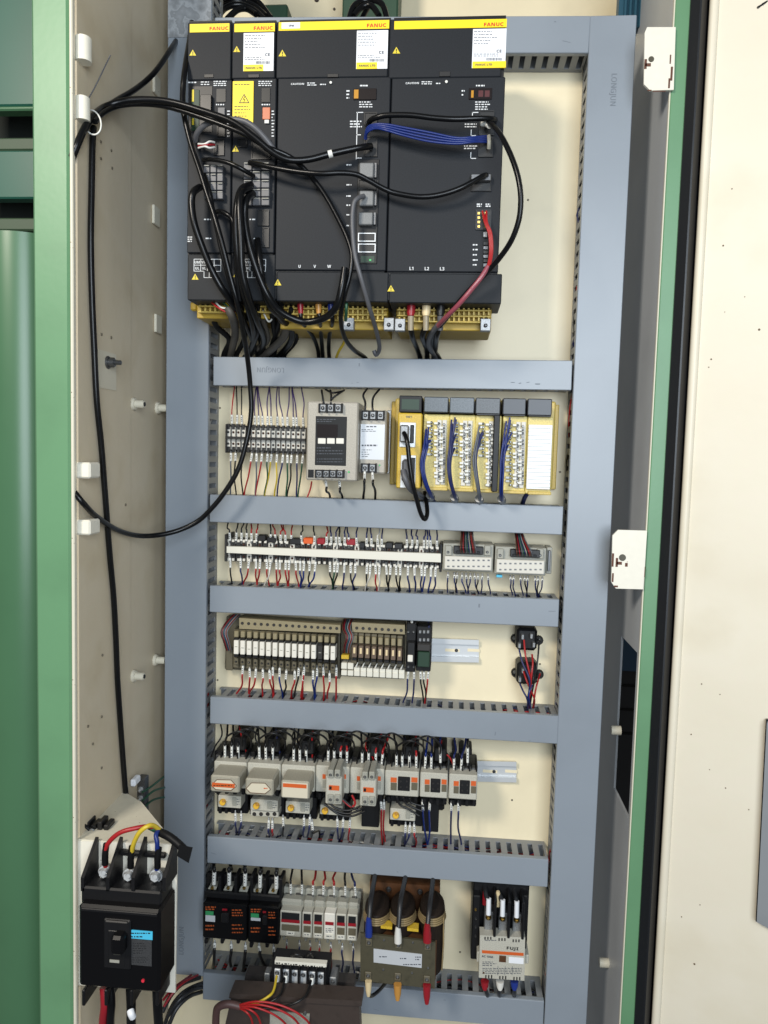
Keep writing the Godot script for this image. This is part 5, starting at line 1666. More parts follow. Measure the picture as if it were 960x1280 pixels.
func transformer() -> void:
	var z := 0.125
	thing("transformer", "olive three coil transformer with blue, white and red boots and a white rating plate", "transformer", W(500, 1240, 0))
	var g := Geo.new()
	slab(g, [[462.5, 1101.5], [484, 1103], [484, 1112], [489, 1114], [492, 1104], [550, 1108], [549, 1160], [462, 1160]].slice(0, 0) + [[462.5, 1102], [550, 1108], [549, 1200], [462, 1196]], 0.012, 0.040)
	part("rear_plate", g, "brown_core")
	for e in [[486, 1111], [525, 1114]]:
		g = Geo.new()
		g.cyl(p(e[0], e[1], 0.0405), Vector3(0, 0, 0.002), 0.004, 10)
		g.cyl(p(e[0], e[1], 0.0405), Vector3(0, 0, 0.006), 0.0022, 6)
		part("fixing_bolt", g, "steel_dark")
	for k in 3:
		var cx: float = [470.0, 501.5, 538.0][k]
		g = Geo.new()
		var c := p(cx, 1205, 0.084)
		var h := W(cx, 1145, 0.12).y - W(cx, 1205, 0.084).y
		ellipse_column(g, c, 0.0186, 0.036, h)
		var cl := part("coil", g, "coil_tape")
		g = Geo.new()
		var yr := p(cx, 1155, 0.12).y - c.y
		for j in 4:
			var pts := []
			for q in 15:
				var t := PI * q / 14.0
				pts.append(c + Vector3(cos(t) * (0.0176 + j * 0.0006), yr - 0.0026 * j + 0.006 * sin(t), sin(t) * (0.0352 + j * 0.0006)))
			g.tube(pts, 0.0014, 5)
		part("winding", g, "winding", cl)
		if k == 2:
			g = Geo.new()
			for j in 3:
				g.tube([c + Vector3(0.0165, h * 0.08, 0.014 + j * 0.004), c + Vector3(0.0176, h * 0.5, 0.015 + j * 0.004), c + Vector3(0.0165, h * 0.9, 0.014 + j * 0.004)], 0.0011, 5)
			part("winding", g, "winding", cl)
	one("core", "brown_core", 458, 1172, 545, 1222, 0.05, 0.118, 0.001)
	g = Geo.new()
	slab(g, [[450.5, 1166.5], [544.5, 1178], [543.5, 1236], [450.5, 1226]], z - 0.004, z)
	var fp := part("front_plate", g, "olive_paint")
	g = Geo.new()
	slab(g, [[476, 1157], [490, 1158.5], [490, 1162], [476, 1160.5]], z - 0.02, z - 0.006)
	slab(g, [[509, 1160], [523, 1161.5], [523, 1165], [509, 1163.5]], z - 0.02, z - 0.006)
	part("core_clip", g, "gold_block")
	g = Geo.new()
	slab(g, [[467, 1186], [527.5, 1193], [527, 1210], [467, 1203]], z, z + 0.0008)
	var np := part("rating_plate", g, "label_silver", fp)
	g = Geo.new()
	print_lines(g, 474, 1194.5, 484, 1197.5, z + 0.0008, 1, 1.3)
	print_lines(g, 500, 1197, 510, 1199.5, z + 0.0008, 1, 1.3)
	print_lines(g, 519, 1195, 526, 1201, z + 0.0008, 2, 1.2)
	print_lines(g, 504, 1204.5, 526, 1207, z + 0.0008, 1, 1.2)
	part("small_print", g, "print_grey", np)
	for e in [[480, 1175], [516, 1178], [479, 1212], [515, 1216], [535, 1210]]:
		inst("screw", screw(1.7), "steel", p(e[0], e[1], z), fp)
	for e in [[461, 1178], [498, 1181], [534.5, 1183], [460, 1219.5], [497, 1221], [533.5, 1224.5]]:
		var t := one("terminal_plate", "socket_olive", e[0] - 4, e[1] - 4, e[0] + 4, e[1] + 5, z, z + 0.003, 0.0008)
		inst("screw", screw(2.8), "steel", p(e[0], e[1], z + 0.003), t)
	boot(461, 1146, 1170, z + 0.004, 0.0052, "boot_blue")
	boot(497.5, 1158, 1178, z + 0.004, 0.0052, "boot_white")
	boot(534, 1154, 1177, z + 0.004, 0.0058, "boot_red")
	boot(460.5, 1226, 1245, z + 0.004, 0.0048, "boot_cream", true)
	boot(497, 1230, 1250, z + 0.004, 0.0056, "boot_tan", true)
	boot(533.5, 1231, 1254.5, z + 0.004, 0.0056, "boot_red", true)
	var k := 0
	for e in [["blue", [[470, 1078, 0.03], [468.5, 1096, 0.06], [464, 1122, 0.11], [461.5, 1149, 0.129]]], ["white", [[508, 1082, 0.03], [506.5, 1098, 0.06], [501, 1125, 0.11], [498, 1160, 0.129]]], ["upper red", [[542, 1086, 0.03], [541, 1101, 0.06], [537.5, 1130, 0.11], [534.5, 1157, 0.129]]]]:
		k += 1
		cable("cable", "thick dark cable from the duct into the %s boot of the transformer" % e[0], "cable_dark", e[1], 3.6, "cables of the transformer")
	cable("cable", "dark cable curling under the left cream boot of the transformer", "cable_dark", [[461, 1240, 0.129], [464, 1245, 0.12], [474, 1238, 0.10], [484, 1226, 0.06]], 2.6, "cables of the transformer")

func large_contactor() -> void:
	var z := 0.086
	thing("contactor", "large white contactor with an orange stripe, alone right of the transformer", "contactor", W(627, 1225, 0))
	one("rear_case", "black_plastic", 590, 1103, 660, 1190, 0.006, 0.05, 0.002)
	for x in [594.5, 654]:
		one("side_block", "black_plastic", x - 5, 1120, x + 5, 1200, 0.01, 0.066, 0.0016)
	for k in 4:
		inst("screw", screw(2.2), "brass" if k == 0 else "steel_dark", p(594.5, 1137 + k * 11, 0.066))
	var g := Geo.new()
	slab(g, [[600, 1169], [656.5, 1172], [655.5, 1226], [598.5, 1222]], 0.066, z)
	one("middle_case", "contactor_white", 600, 1180, 655, 1221, 0.03, 0.068, 0.001)
	var b := part("front_case", g, "contactor_white")
	one("side_flange", "contactor_white", 596, 1190, 600.5, 1203, 0.03, 0.08, 0.001)
	one("side_flange", "contactor_white", 656, 1194, 661, 1205, 0.03, 0.08, 0.001)
	g = Geo.new()
	slab(g, [[602.5, 1188], [654.5, 1191.5], [654.5, 1195], [602.5, 1191.5]], z, z + 0.0006)
	part("orange_stripe", g, "orange_print", b)
	letters("FUJI", "black", 640.5, 1185.5, 3.6, z, b, 1.5)
	letters("AC 100A", "print_grey", 609.5, 1195.8, 2.6, z, b)
	one("indicator", "brown_core", 624, 1195, 632.5, 1203, z - 0.002, z + 0.001, 0.0004, b)
	one("white_field", "label_white", 636, 1197, 654.5, 1204.5, z, z + 0.0006, 0.0, b)
	g = Geo.new()
	print_lines(g, 606, 1174, 622, 1177, z, 1, 0.8)
	print_lines(g, 603, 1201.5, 620, 1208, z, 3, 0.9, 0.7)
	print_lines(g, 603, 1209.5, 653, 1218, z, 4, 0.8, 0.9)
	for k in 3:
		pb(g, 622 + k * 9, 1208, 622.5 + k * 9, 1219, z, z + 0.0003)
	part("small_print", g, "print_grey", b)
	g = Geo.new()
	g.cyl(p(604.5, 1216, z), Vector3(0, 0, 0.0006), 0.0014, 10)
	part("red_dot", g, "brown_core", b)
	for k in 3:
		var x := 610.5 + k * 17.6
		var y := 1146.0 + k * 1.6
		var t := one("terminal_bar", "steel", x - 5, y - 6, x + 5.6, y + 28, 0.05, 0.072, 0.001)
		one("terminal_barrier", "black_plastic", x + 6.8, y - 20, x + 10, y + 26, 0.03, 0.088, 0.001)
		inst("screw", screw(4.4), "brass", p(x, y, 0.072), t)
		g = Geo.new()
		g.tube([p(x, y - 3, 0.077), p(x + 0.4, y - 23, 0.076)], [0.0036, 0.0036], 10)
		part("crimp_sleeve", g, "label_white")
		for j in 3:
			one("cooling_slot", "terminal_dark", x - 5 + j * 3.6, y + 25.2, x - 3.4 + j * 3.6, y + 28.6, z - 0.006, z + 0.0004, 0.0, b)
			one("lower_slot", "terminal_dark", x - 4 + j * 3.6, 1219 + k * 1.2, x - 2.4 + j * 3.6, 1223 + k * 1.2, z - 0.006, z + 0.0005, 0.0, b)
	for e in [[606, "boot_red"], [625, "boot_white"], [643, "boot_blue"]]:
		boot(e[0], 1226, 1237, 0.07, 0.006, e[1], true)
	boot(606.5, 1112, 1130, 0.058, 0.0044, "boot_red")
	boot(622.5, 1114, 1132, 0.066, 0.0044, "boot_cream")
	var k := 0
	for e in [[[604, 1098, 0.03], [606, 1108, 0.05], [608, 1120, 0.07], [610.8, 1126, 0.076]], [[618, 1100, 0.03], [622, 1112, 0.05], [626, 1122, 0.07], [628.4, 1128, 0.076]], [[640, 1102, 0.03], [643, 1114, 0.05], [645, 1124, 0.07], [646, 1129, 0.076]]]:
		k += 1
		cable("cable", "dark cable entering the top of the large contactor, %s of three" % ORD[k], "cable_dark", e, 3.4, "cables of the large contactor")
	k = 0
	for e in [[[606, 1235, 0.07], [609, 1243, 0.06], [611, 1250, 0.03]], [[624.5, 1235, 0.07], [624, 1243, 0.06], [626, 1250, 0.03]], [[643, 1235, 0.07], [643, 1242, 0.06], [642, 1250, 0.03]]]:
		k += 1
		cable("cable", "dark cable leaving the bottom of the large contactor, %s of three" % ORD[k], "cable_dark", e, 3.0, "cables of the large contactor")

func bottom_box() -> void:
	thing("control_transformer", "dark brown steel box at the very bottom with red wires on it", "box", W(360, 1290, 0.12))
	var g := Geo.new()
	slab(g, [[289, 1247], [449, 1257], [452, 1340], [268, 1340]], 0.182, 0.20)
	part("case", g, "brown_box")
	g = Geo.new()
	slab(g, [[287, 1242], [452, 1251.5], [452, 1258], [286, 1248]], 0.178, 0.205)
	part("lid_edge", g, "brown_box")
	g = Geo.new()
	slab(g, [[337.5, 1264], [387, 1268], [386, 1290], [337, 1288]], 0.2, 0.2016)
	var tg := part("tag_plate", g, "case_grey")
	inst("screw", screw(2.2), "steel", p(381, 1267, 0.2016), tg)
	var z := 0.175
	thing("terminal_block", "black barrier block of six terminals on a dark bracket above the brown box", "terminal block", W(375, 1240, 0.15))
	g = Geo.new()
	slab(g, [[307, 1218], [443, 1229], [442, 1248], [303, 1238]], 0.125, 0.145)
	var br := part("bracket", g, "bracket_dark")
	inst("screw", screw(4.0), "steel_dark", p(312.5, 1229.5, 0.145), br)
	inst("screw", screw(4.0), "steel_dark", p(431, 1240, 0.145), br)
	g = Geo.new()
	slab(g, [[341, 1198], [412, 1204], [410, 1241], [338.5, 1234]], 0.146, z - 0.006)
	var b := part("block", g, "black_plastic")
	g = Geo.new()
	slab(g, [[343.5, 1200.5], [408, 1205], [408, 1209.5], [343.5, 1205]], z - 0.008, z)
	var ms := part("marking_strip", g, "strip_white", b)
	for k in 6:
		var x := 346.5 + k * 10.9
		var y := 1215.5 + k * 0.95
		g = Geo.new()
		print_lines(g, x - 2, y - 12.6, x + 4, y - 10.4, z, 1, 1.4, 0.9)
		part("marking", g, "black", ms)
		one("terminal_plate", "zinc", x - 3.6, y - 4, x + 3.6, y + 15, z - 0.012, z - 0.004, 0.0006, b)
		if k in [0, 1, 4]:
			g = Geo.new()
			g.tube([p(x, y + 3, z - 0.001), p(x - 0.6, y + 12, z + 0.003)], 0.0028, 9)
			part("crimp_sleeve", g, "sleeve", b)
		inst("screw", screw(3.0), "steel", p(x, y, z - 0.004), b)
		one("barrier", "black_plastic", x + 4.6, y - 9, x + 6.2, y + 17, z - 0.02, z + 0.004, 0.0005, b)
	one("end_terminal", "steel", 411.5, 1222, 420, 1238, 0.145, 0.168, 0.001)
	inst("screw", screw(2.8), "steel", p(416, 1226, 0.168))
	one("end_terminal", "steel", 330, 1217, 337, 1229, 0.145, 0.16, 0.001)
	g = Geo.new()
	# leads of the block
	cable("wire", "yellow green earth wire from the first terminal of the barrier block", "wire_yellow", [[346, 1220, 0.176], [342, 1238, 0.2], [335, 1246, 0.211], [322, 1253, 0.214], [305, 1256, 0.212], [292, 1258, 0.2]], 1.7, "", "wire")
	cable("wire", "black wire from the second terminal of the barrier block", "wire_black", [[356, 1222, 0.176], [352, 1240, 0.2], [344, 1249, 0.212], [330, 1256, 0.214], [310, 1260, 0.21], [290, 1258, 0.2]], 1.6, "", "wire")
	cable("wire", "black wire from the fifth terminal of the barrier block", "wire_black", [[389, 1225, 0.176], [383, 1243, 0.202], [374, 1251, 0.213], [360, 1257, 0.215], [340, 1260, 0.21], [312, 1261, 0.21], [290, 1259, 0.2]], 1.6, "", "wire")
	var k := 0
	for e in [[[365, 1206, 0.15], [364, 1196, 0.165], [370, 1193, 0.17], [378, 1196, 0.165], [379, 1206, 0.15]], [[380, 1208, 0.15], [384, 1195, 0.165], [389, 1192, 0.17], [393, 1200, 0.16], [393, 1209, 0.15]]]:
		k += 1
		cable("jumper_wire", "short black loop behind the barrier block, %s of two" % ["left", "right"][k - 1], "wire_black", e, 1.8, "loops behind the barrier block", "wire")
	cable("cable", "grey cable jacket bending down at the left of the brown box", "jacket_brown", [[300, 1258, 0.214], [285, 1255, 0.216], [273, 1259, 0.216], [270, 1270, 0.214], [270, 1290, 0.21]], 5.0)
	k = 0
	for e in [[[300, 1256, 0.216], [320, 1252, 0.224], [345, 1255, 0.224], [368, 1264, 0.222], [384, 1276, 0.218], [388, 1284, 0.21]], [[300, 1257, 0.217], [325, 1256, 0.228], [348, 1262, 0.226], [366, 1272, 0.222], [376, 1284, 0.214]], [[300, 1258, 0.218], [318, 1259, 0.23], [338, 1266, 0.228], [352, 1275, 0.224], [362, 1286, 0.214]], [[300, 1259, 0.217], [312, 1262, 0.228], [322, 1270, 0.226], [327, 1284, 0.216]], [[299, 1260, 0.216], [308, 1265, 0.226], [314, 1273, 0.224], [317, 1286, 0.216]]]:
		k += 1
		cable("wire", "red wire fanning out over the brown box, %s from the top" % ORD[k], "wire_red", e, 1.3, "red wires on the brown box", "wire")

func main_breaker() -> void:
	# bent steel shelf and the breaker fixed to its front
	thing("breaker_shelf", "white bent steel shelf that carries the large black breaker", "shelf", W(156, 1230, 0.25))
	var g := Geo.new()
	slab(g, [[92.5, 1051], [221.5, 1056], [219, 1241], [93.5, 1231]], 0.292, 0.295)
	part("front_plate", g, "white_paint")
	g = Geo.new()
	var a := p(92.5, 1051, 0.295)
	var b := p(221.5, 1056, 0.295)
	var y := (a.y + b.y) * 0.5
	g.prism([Vector3(a.x, y, 0.294), Vector3(b.x, y, 0.294), Vector3(a.x + 0.04, y, 0.19), Vector3(a.x, y, 0.16)].map(func(q): return Vector3(q.x, q.y, q.z - O.z)), Vector3(0, -0.003, 0))
	part("top_plate", g, "white_edge")
	var z := 0.345
	thing("main_breaker", "large black three pole breaker with a cyan label in the lower left corner", "circuit breaker", W(156, 1240, 0.295))
	var bd := one("case", "black_gloss", 98, 1135, 199.5, 1238, 0.296, z, 0.003)
	one("raised_panel", "black_plastic", 101, 1139, 196, 1143, z - 0.002, z + 0.001, 0.0008, bd)
	one("terminal_deck", "black_plastic", 101, 1112, 201, 1136, 0.296, z - 0.012, 0.002)
	one("toggle_frame", "black_plastic", 129, 1150, 163, 1212, z - 0.004, z + 0.003, 0.0016, bd)
	one("toggle_well", "black", 135, 1164, 156, 1208, z - 0.002, z + 0.0036, 0.0006, bd)
	var tg := one("toggle", "black_gloss", 137.5, 1172, 153, 1196, z - 0.002, z + 0.016, 0.003, bd)
	one("white_mark", "case_grey", 137, 1200, 149, 1203.5, z, z + 0.0042, 0.0, bd)
	one("frame_ridge", "terminal_dark", 131, 1152, 159, 1155, z, z + 0.005, 0.001, bd)
	one("cyan_label", "cyan_label", 162.5, 1163.5, 190.5, 1174, z, z + 0.0008, 0.0, bd)
	one("rating_label", "steel_dark", 163, 1174.5, 189.5, 1207, z, z + 0.0006, 0.0, bd)
	g = Geo.new()
	print_lines(g, 164, 1164.5, 189, 1168.8, z + 0.0006, 1, 1.5, 0.9)
	print_lines(g, 164, 1169.5, 178, 1172.5, z + 0.0006, 1, 1.5, 0.9)
	print_lines(g, 166, 1178, 184, 1193, z + 0.0004, 5, 0.9, 0.6)
	print_lines(g, 165, 1196, 188, 1204, z + 0.0004, 3, 0.8, 0.7)
	part("small_print", g, "window_dark", bd)
	g = Geo.new()
	g.cyl(p(179, 1225.5, z), Vector3(0, 0, 0.0014), 0.0021, 12)
	part("test_button", g, "lamp_red", bd)
	# barriers between the poles, above and below
	for x in [103.0, 134.5, 166.0, 205.0]:
		g = Geo.new()
		var f := p(x, 1114, z - 0.012)
		var w := 0.004
		var h := 0.046
		g.hexa([f + Vector3(-w * 0.5, 0, 0), f + Vector3(w * 0.5, 0, 0), f + Vector3(w * 0.5, h * 0.35, 0), f + Vector3(-w * 0.5, h * 0.35, 0)], [f + Vector3(-w * 0.5, 0, -0.037), f + Vector3(w * 0.5, 0, -0.037), f + Vector3(w * 0.5, h, -0.037), f + Vector3(-w * 0.5, h, -0.037)])
		part("pole_barrier", g, "black_plastic")
	for x in [104.0, 132.0, 164.0, 196.0]:
		one("lower_barrier", "black_plastic", x - 2, 1238, x + 2, 1258, 0.3, z - 0.008, 0.001)
	one("rear_bar", "black_plastic", 146, 1066, 206, 1072, 0.296, 0.303, 0.0014)
	for e in [[131.5, 1089], [162, 1093], [195.5, 1094]]:
		var t := one("terminal_plate", "steel_dark", e[0] - 8, e[1] - 3, e[0] + 8, e[1] + 26, 0.296, 0.309, 0.001)
		g = Geo.new()
		g.cyl(p(e[0], e[1], 0.309), Vector3(0, 0, 0.002), 0.0082, 20)
		g.cyl(p(e[0], e[1], 0.311), Vector3(0, 0, 0.006), 0.0062, 6)
		g.cyl(p(e[0], e[1], 0.317), Vector3(0, 0, 0.004), 0.0032, 12)
		part("bolt", g, "zinc", t)
		one("tail", "bracket_dark", e[0] - 14, e[1] + 12, e[0] - 4, e[1] + 26, 0.3, 0.318, 0.001, t)
	# its leads
	for e in [["red", "wire_red", [[132, 1083, 0.318], [131, 1072, 0.322], [134, 1056, 0.325], [148, 1042, 0.325], [166, 1036, 0.322], [186, 1033, 0.315], [196, 1036, 0.31]]], ["yellow", "wire_yellow", [[163, 1085, 0.318], [164, 1070, 0.322], [167, 1055, 0.327], [174, 1041, 0.33], [184, 1033, 0.328], [192, 1032, 0.32], [200, 1038, 0.312]]], ["blue", "wire_blue", [[196, 1087, 0.318], [196.5, 1070, 0.322], [196.5, 1054, 0.325], [195, 1044, 0.322], [198, 1039, 0.315], [203, 1041, 0.31]]]]:
		cable("cable", "%s lead bent over the top of the large black breaker" % e[0], e[1], e[2], 2.7, "leads of the large breaker")
	cable("cable", "dark green lead beside the blue lead of the large breaker", "wire_green", [[186, 1034, 0.31], [194, 1038, 0.314], [202, 1041, 0.312], [208, 1046, 0.31]], 2.6, "leads of the large breaker")
	for e in [["left", 131.5, 1055, 1080], ["middle", 163.5, 1058, 1084], ["right", 197, 1060, 1084]]:
		cable("shrink_tube", "black shrink tube on the %s lead of the large breaker" % e[0], "cable_matte", [[e[1] + 1.5, e[2], 0.3235], [e[1], (e[2] + e[3]) * 0.5, 0.3225], [e[1], e[3], 0.3195]], 3.8, "shrink tubes on the large breaker", "tube")
	thing("taped_cable_end", "black taped cable end with a square connector pointing at the left duct", "cable", W(205, 1043, 0.31))
	g = Geo.new()
	g.tube(smooth(path([[199, 1040, 0.312], [210, 1045, 0.318], [222, 1054, 0.322], [230, 1062, 0.325]])), 0.0048, 12)
	part("taped_cable", g, "cable_matte")
	g = Geo.new()
	g.hexa([p(224, 1056, 0.333), p(241, 1059, 0.333), p(236, 1079, 0.333), p(221, 1070, 0.333)], [p(225, 1057, 0.315), p(240, 1060, 0.315), p(235, 1078, 0.315), p(222, 1070, 0.315)])
	part("connector", g, "cable_matte")
	var k := 0
	for e in [["red", "boot_red", 130, 5.0], ["black", "cable_black", 138, 5.0], ["black", "cable_black", 163, 5.5], ["black", "cable_black", 196, 5.5]]:
		k += 1
		cable("cable", "%s cable leaving the bottom of the large breaker, %s from the left" % [e[0], ORD[k]], e[1], [[e[2], 1234, 0.322], [e[2] + 1, 1256, 0.325], [e[2] - 2 + k, 1275, 0.32], [e[2] - 4 + k * 2, 1300, 0.31]], e[3], "cables under the large breaker")
	cable("cap", "small white plastic cap under the large breaker", "label_white", [[163, 1263, 0.334], [164, 1267, 0.336], [166, 1271, 0.334]], 4.2, "", "cap")
	# loose terminal pieces lying on the shelf
	thing("terminal_piece", "black stepped terminal piece with two ringed leads lying on the shelf", "terminal block", Vector3(0, 0, 0.23) + W(115, 1036, 0.23) * Vector3(1, 1, 0))
	for q in 5:
		one("step", "black", 97 + q * 8, 1032 - (q % 2) * 4, 103 + q * 8, 1041 - q * 0.6, 0.25, 0.27, 0.001)
	g = Geo.new()
	for e in [[103, 1039], [114, 1038.5]]:
		var pts := []
		for q in 13:
			var t := TAU * q / 12.0
			pts.append(p(e[0] + cos(t) * 3.2, e[1] + sin(t) * 2.2, 0.273))
		g.tube(pts, 0.0008, 6)
	part("lug_ring", g, "steel")
	for e in [[[92, 1012, 0.295], [98, 1020, 0.285], [104, 1030, 0.276], [112, 1037, 0.273]], [[92, 1022, 0.295], [97, 1030, 0.285], [103, 1037, 0.275]]]:
		g = Geo.new()
		g.tube(smooth(path(e)), 0.002, 8)
		part("lead", g, "cable_black")
	thing("earth_bar", "small brass screw earth bar standing at the foot of the left wall", "terminal block", W(176, 1032, 0.115))
	var eb := one("bar", "steel_dark", 170, 973, 181, 1031, 0.10, 0.115, 0.001)
	for q in 5:
		inst("screw", screw(4.2), "zinc", p(175.5, 987 + q * 11, 0.1155), eb)
	one("white_cap", "label_white", 162, 975, 169, 984, 0.13, 0.15, 0.002)
	k = 0
	for e in [[[178, 990, 0.12], [188, 984, 0.1], [197, 977, 0.08], [206, 970, 0.05]], [[178, 1001, 0.12], [190, 990, 0.1], [199, 986, 0.08], [208, 984, 0.05]], [[178, 1012, 0.12], [188, 1002, 0.1], [197, 998, 0.08], [208, 996, 0.05]]]:
		k += 1
		cable("wire", "green earth wire from the brass earth bar, %s from the top" % ORD[k], "wire_green", e, 1.5, "green earth wires", "wire")
	k = 0
	for e in [[[206, 1280, 0.10], [216, 1256, 0.10], [230, 1240, 0.09], [250, 1230, 0.06], [268, 1226, 0.03]], [[208, 1290, 0.12], [220, 1262, 0.11], [236, 1246, 0.09], [252, 1240, 0.05]], [[203, 1265, 0.12], [214, 1244, 0.11], [228, 1230, 0.09], [250, 1222, 0.06]], [[204, 1250, 0.12], [216, 1236, 0.1], [232, 1224, 0.08], [246, 1214, 0.03]], [[210, 1270, 0.11], [224, 1250, 0.105], [240, 1238, 0.085], [254, 1234, 0.05]], [[205, 1258, 0.125], [217, 1240, 0.115], [231, 1227, 0.095], [247, 1219, 0.06]]]:
		k += 1
		var red := k == 4 or k == 6
		cable("cable", "%s cable of the bundle under the left duct, %s of six" % ["dark red" if red else "black", ORD[k]], "boot_red" if red else "cable_dark", e, 3.0 if not red else 1.8, "cable bundle under the left duct")

# ---------------------------------------------------------------- loose cables
func wall_z(x: float, y: float) -> float:
	return D - D * absf(W(93, 640, 0.30).x) / absf(W(x, y, 0).x)

func cables() -> void:
	var gr := "black cables in front of the drives"
	var main := []
	for e in [[90, 197], [97, 180], [106, 160], [118, 144], [133, 133]]:
		main.append([e[0], e[1], minf(wall_z(e[0], e[1]) + 0.014, 0.296)])
	var wz := [0.23, 0.2285, 0.222]
	cable("cable", "thick black cable arching from the left wall across the two narrow drives to the third", "cable_black", main + [[165, 125, 0.222], [210, 127, 0.215], [260, 141, 0.212], [292, 153, 0.21], [317, 171, 0.207], [340, 190, 0.203], [360, 199.5, 0.2], [385, 199.5, 0.196], [415, 192, 0.192], [450, 184.5, 0.186], [464, 183, 0.176]], 4.1, gr)
	var band := Geo.new()
	thing("cable_band", "white marker band on the thick black cable before the third drive", "marker", W(413, 192.6, 0.1925))
	band.tube([p(410.5, 193.3, 0.1925), p(415.5, 191.9, 0.1922)], 0.0046, 14)
	part("band", band, "sleeve")
	cable("cable", "black cable crossing the third drive down to its foot and into the duct", "cable_black", [[118, 152, 0.272], [128, 142, 0.25], [146, 133, 0.224], [172, 130, 0.214], [207, 133, 0.21], [250, 146, 0.207], [300, 165, 0.207], [330, 182, 0.2], [362, 196, 0.19], [382, 213, 0.186], [405, 242, 0.184], [425, 278, 0.184], [436, 303, 0.185], [440, 322, 0.186], [437, 345, 0.186], [430, 372, 0.18], [426, 398, 0.16], [431, 422, 0.12], [442, 437, 0.08], [455, 446, 0.03], [462, 455, 0.03]], 3.1, gr)
	cable("cable", "black cable hanging in one long arc past three ducts to the left wall", "cable_black", [[240, 28, 0.10], [237, 50, 0.14], [231, 88, 0.178], [228.5, 115, 0.184], [229.5, 140, 0.187], [238, 178, 0.187], [250, 214, 0.19], [259, 243, 0.192], [268, 270, 0.194], [277, 302, 0.194], [287, 342, 0.19], [297, 380, 0.18], [305, 420, 0.15], [309, 445, 0.12], [312.5, 478, 0.105], [314, 515, 0.10], [308, 552, 0.10], [297.5, 587, 0.10], [281, 615, 0.10], [264, 636, 0.10], [245, 653, 0.10], [215, 665.5, 0.11], [180, 670, 0.135], [150, 664, 0.19], [122, 647, 0.262], [105, 630, 0.294], [92, 614, 0.297]], 3.5, gr)
	var down := []
	for e in [[117, 158], [115.5, 185], [114.5, 240], [113.5, 300], [115, 370], [118, 440], [121, 500], [127, 560], [132, 625], [137, 690], [142, 745], [145, 800], [147, 850], [151, 910], [155, 965], [159, 1010], [163, 1048]]:
		down.append([e[0], e[1], wall_z(e[0], e[1]) + 0.008])
	cable("cable", "black cable running straight down the left wall from the white catch", "cable_black", down, 3.7, gr)
	cable("cable", "black cable slanting up the left wall behind the left duct", "cable_black", [[222, 48, 0.045], [213, 62, 0.088], [202, 79, 0.115], [191, 93, 0.135], [178, 105, 0.15], [164, 115, 0.175], [150, 123, 0.2], [138, 131, 0.222], [126, 141, 0.24], [119, 152, 0.255]], 3.5, gr)
	# tie round the cables at the catch
	var tie := []
	for k in 17:
		var t := TAU * k / 16.0
		tie.append([115.5 + cos(t) * 11, 153 + sin(t) * 15 + cos(t) * 3, 0.275 + sin(t + 0.6) * 0.006])
	cable("cable_tie", "white cable tie looped round the cables below the second catch", "sleeve", tie, 0.9, "", "cable tie")
	cable("thin_rod", "thin dark wire sticking up from the second white catch", "cable_grey", [[110, 124, 0.268], [117, 112, 0.265], [126, 94, 0.262], [138, 69, 0.258]], 0.7, "", "wire")
	# behind the top
	var k := 0
	for e in [[[252, 40, 0.03], [259, 26, -0.02], [268, 11, -0.06], [282, 3, -0.08], [300, 2, -0.09], [318, 8, -0.09], [332, 20, -0.08]], [[256, 34, 0.03], [264, 14, -0.03], [280, -4, -0.06], [300, -10, -0.08]], [[270, 24, -0.04], [282, 10, -0.07], [300, 6, -0.08], [318, 13, -0.08], [330, 24, -0.07]], [[284, 24, -0.05], [296, 13, -0.07], [308, 11, -0.08], [320, 18, -0.07]], [[310, -4, -0.1], [324, 4, -0.1], [338, 22, -0.09]], [[436, 24, -0.1], [442, 8, -0.11], [452, 2, -0.12], [466, 0, -0.12], [478, 6, -0.11], [484, 24, -0.1]], [[452, 24, -0.12], [462, 6, -0.13], [474, -6, -0.13], [490, -12, -0.13]], [[442, 20, -0.1], [452, 9, -0.11], [464, 7, -0.11], [474, 20, -0.1]]]:
		k += 1
		cable("cable", "black cable bending behind the cabinet top, %s of eight" % ORD[k], "cable_black", e, 4.6, "cables behind the cabinet top")
	# links between the wide drives
	cable("cable", "black cable running level between the upper ports of the two wide drives", "cable_black", [[459, 157, 0.174], [463, 150.5, 0.184], [472, 146.5, 0.19], [485, 144, 0.192], [513, 144, 0.193], [543, 147.5, 0.193], [570, 149, 0.193], [600, 148, 0.19], [616, 149, 0.184], [619, 150, 0.174]], 3.3, gr)
	for j in 4:
		var d := (j - 1.5) * 2.5
		cable("wire", "blue wire of the four linking the two wide drives, %s from the top" % ORD[j + 1], "wire_blue", [[456 + j * 0.6, 174, 0.176], [459, 163 + d * 0.8, 0.184], [469, 158 + d * 0.7, 0.19], [484, 159.5 + d, 0.193 + j * 0.001], [503, 164 + d * 1.3, 0.194], [536, 171 + d * 1.5, 0.193 + 0.001 * (j % 2)], [570, 176 + d * 1.0, 0.192], [592, 174.5 + d * 0.8, 0.188], [608, 174 + d, 0.176]], 1.35, "blue wires between the wide drives", "wire")
	cable("cable", "black cable sagging from the third drive to the lower port of the rightmost drive", "cable_black", [[312, 203.5, 0.182], [325, 206, 0.19], [345, 210, 0.195], [372, 214.5, 0.198], [400, 217, 0.2], [425, 216, 0.198], [445, 218, 0.196], [460, 225, 0.194], [478, 235, 0.192], [495, 241.5, 0.19], [524, 246, 0.19], [550, 243.5, 0.19], [576, 235, 0.19], [602, 221, 0.184], [608, 219, 0.177]], 3.3, gr)
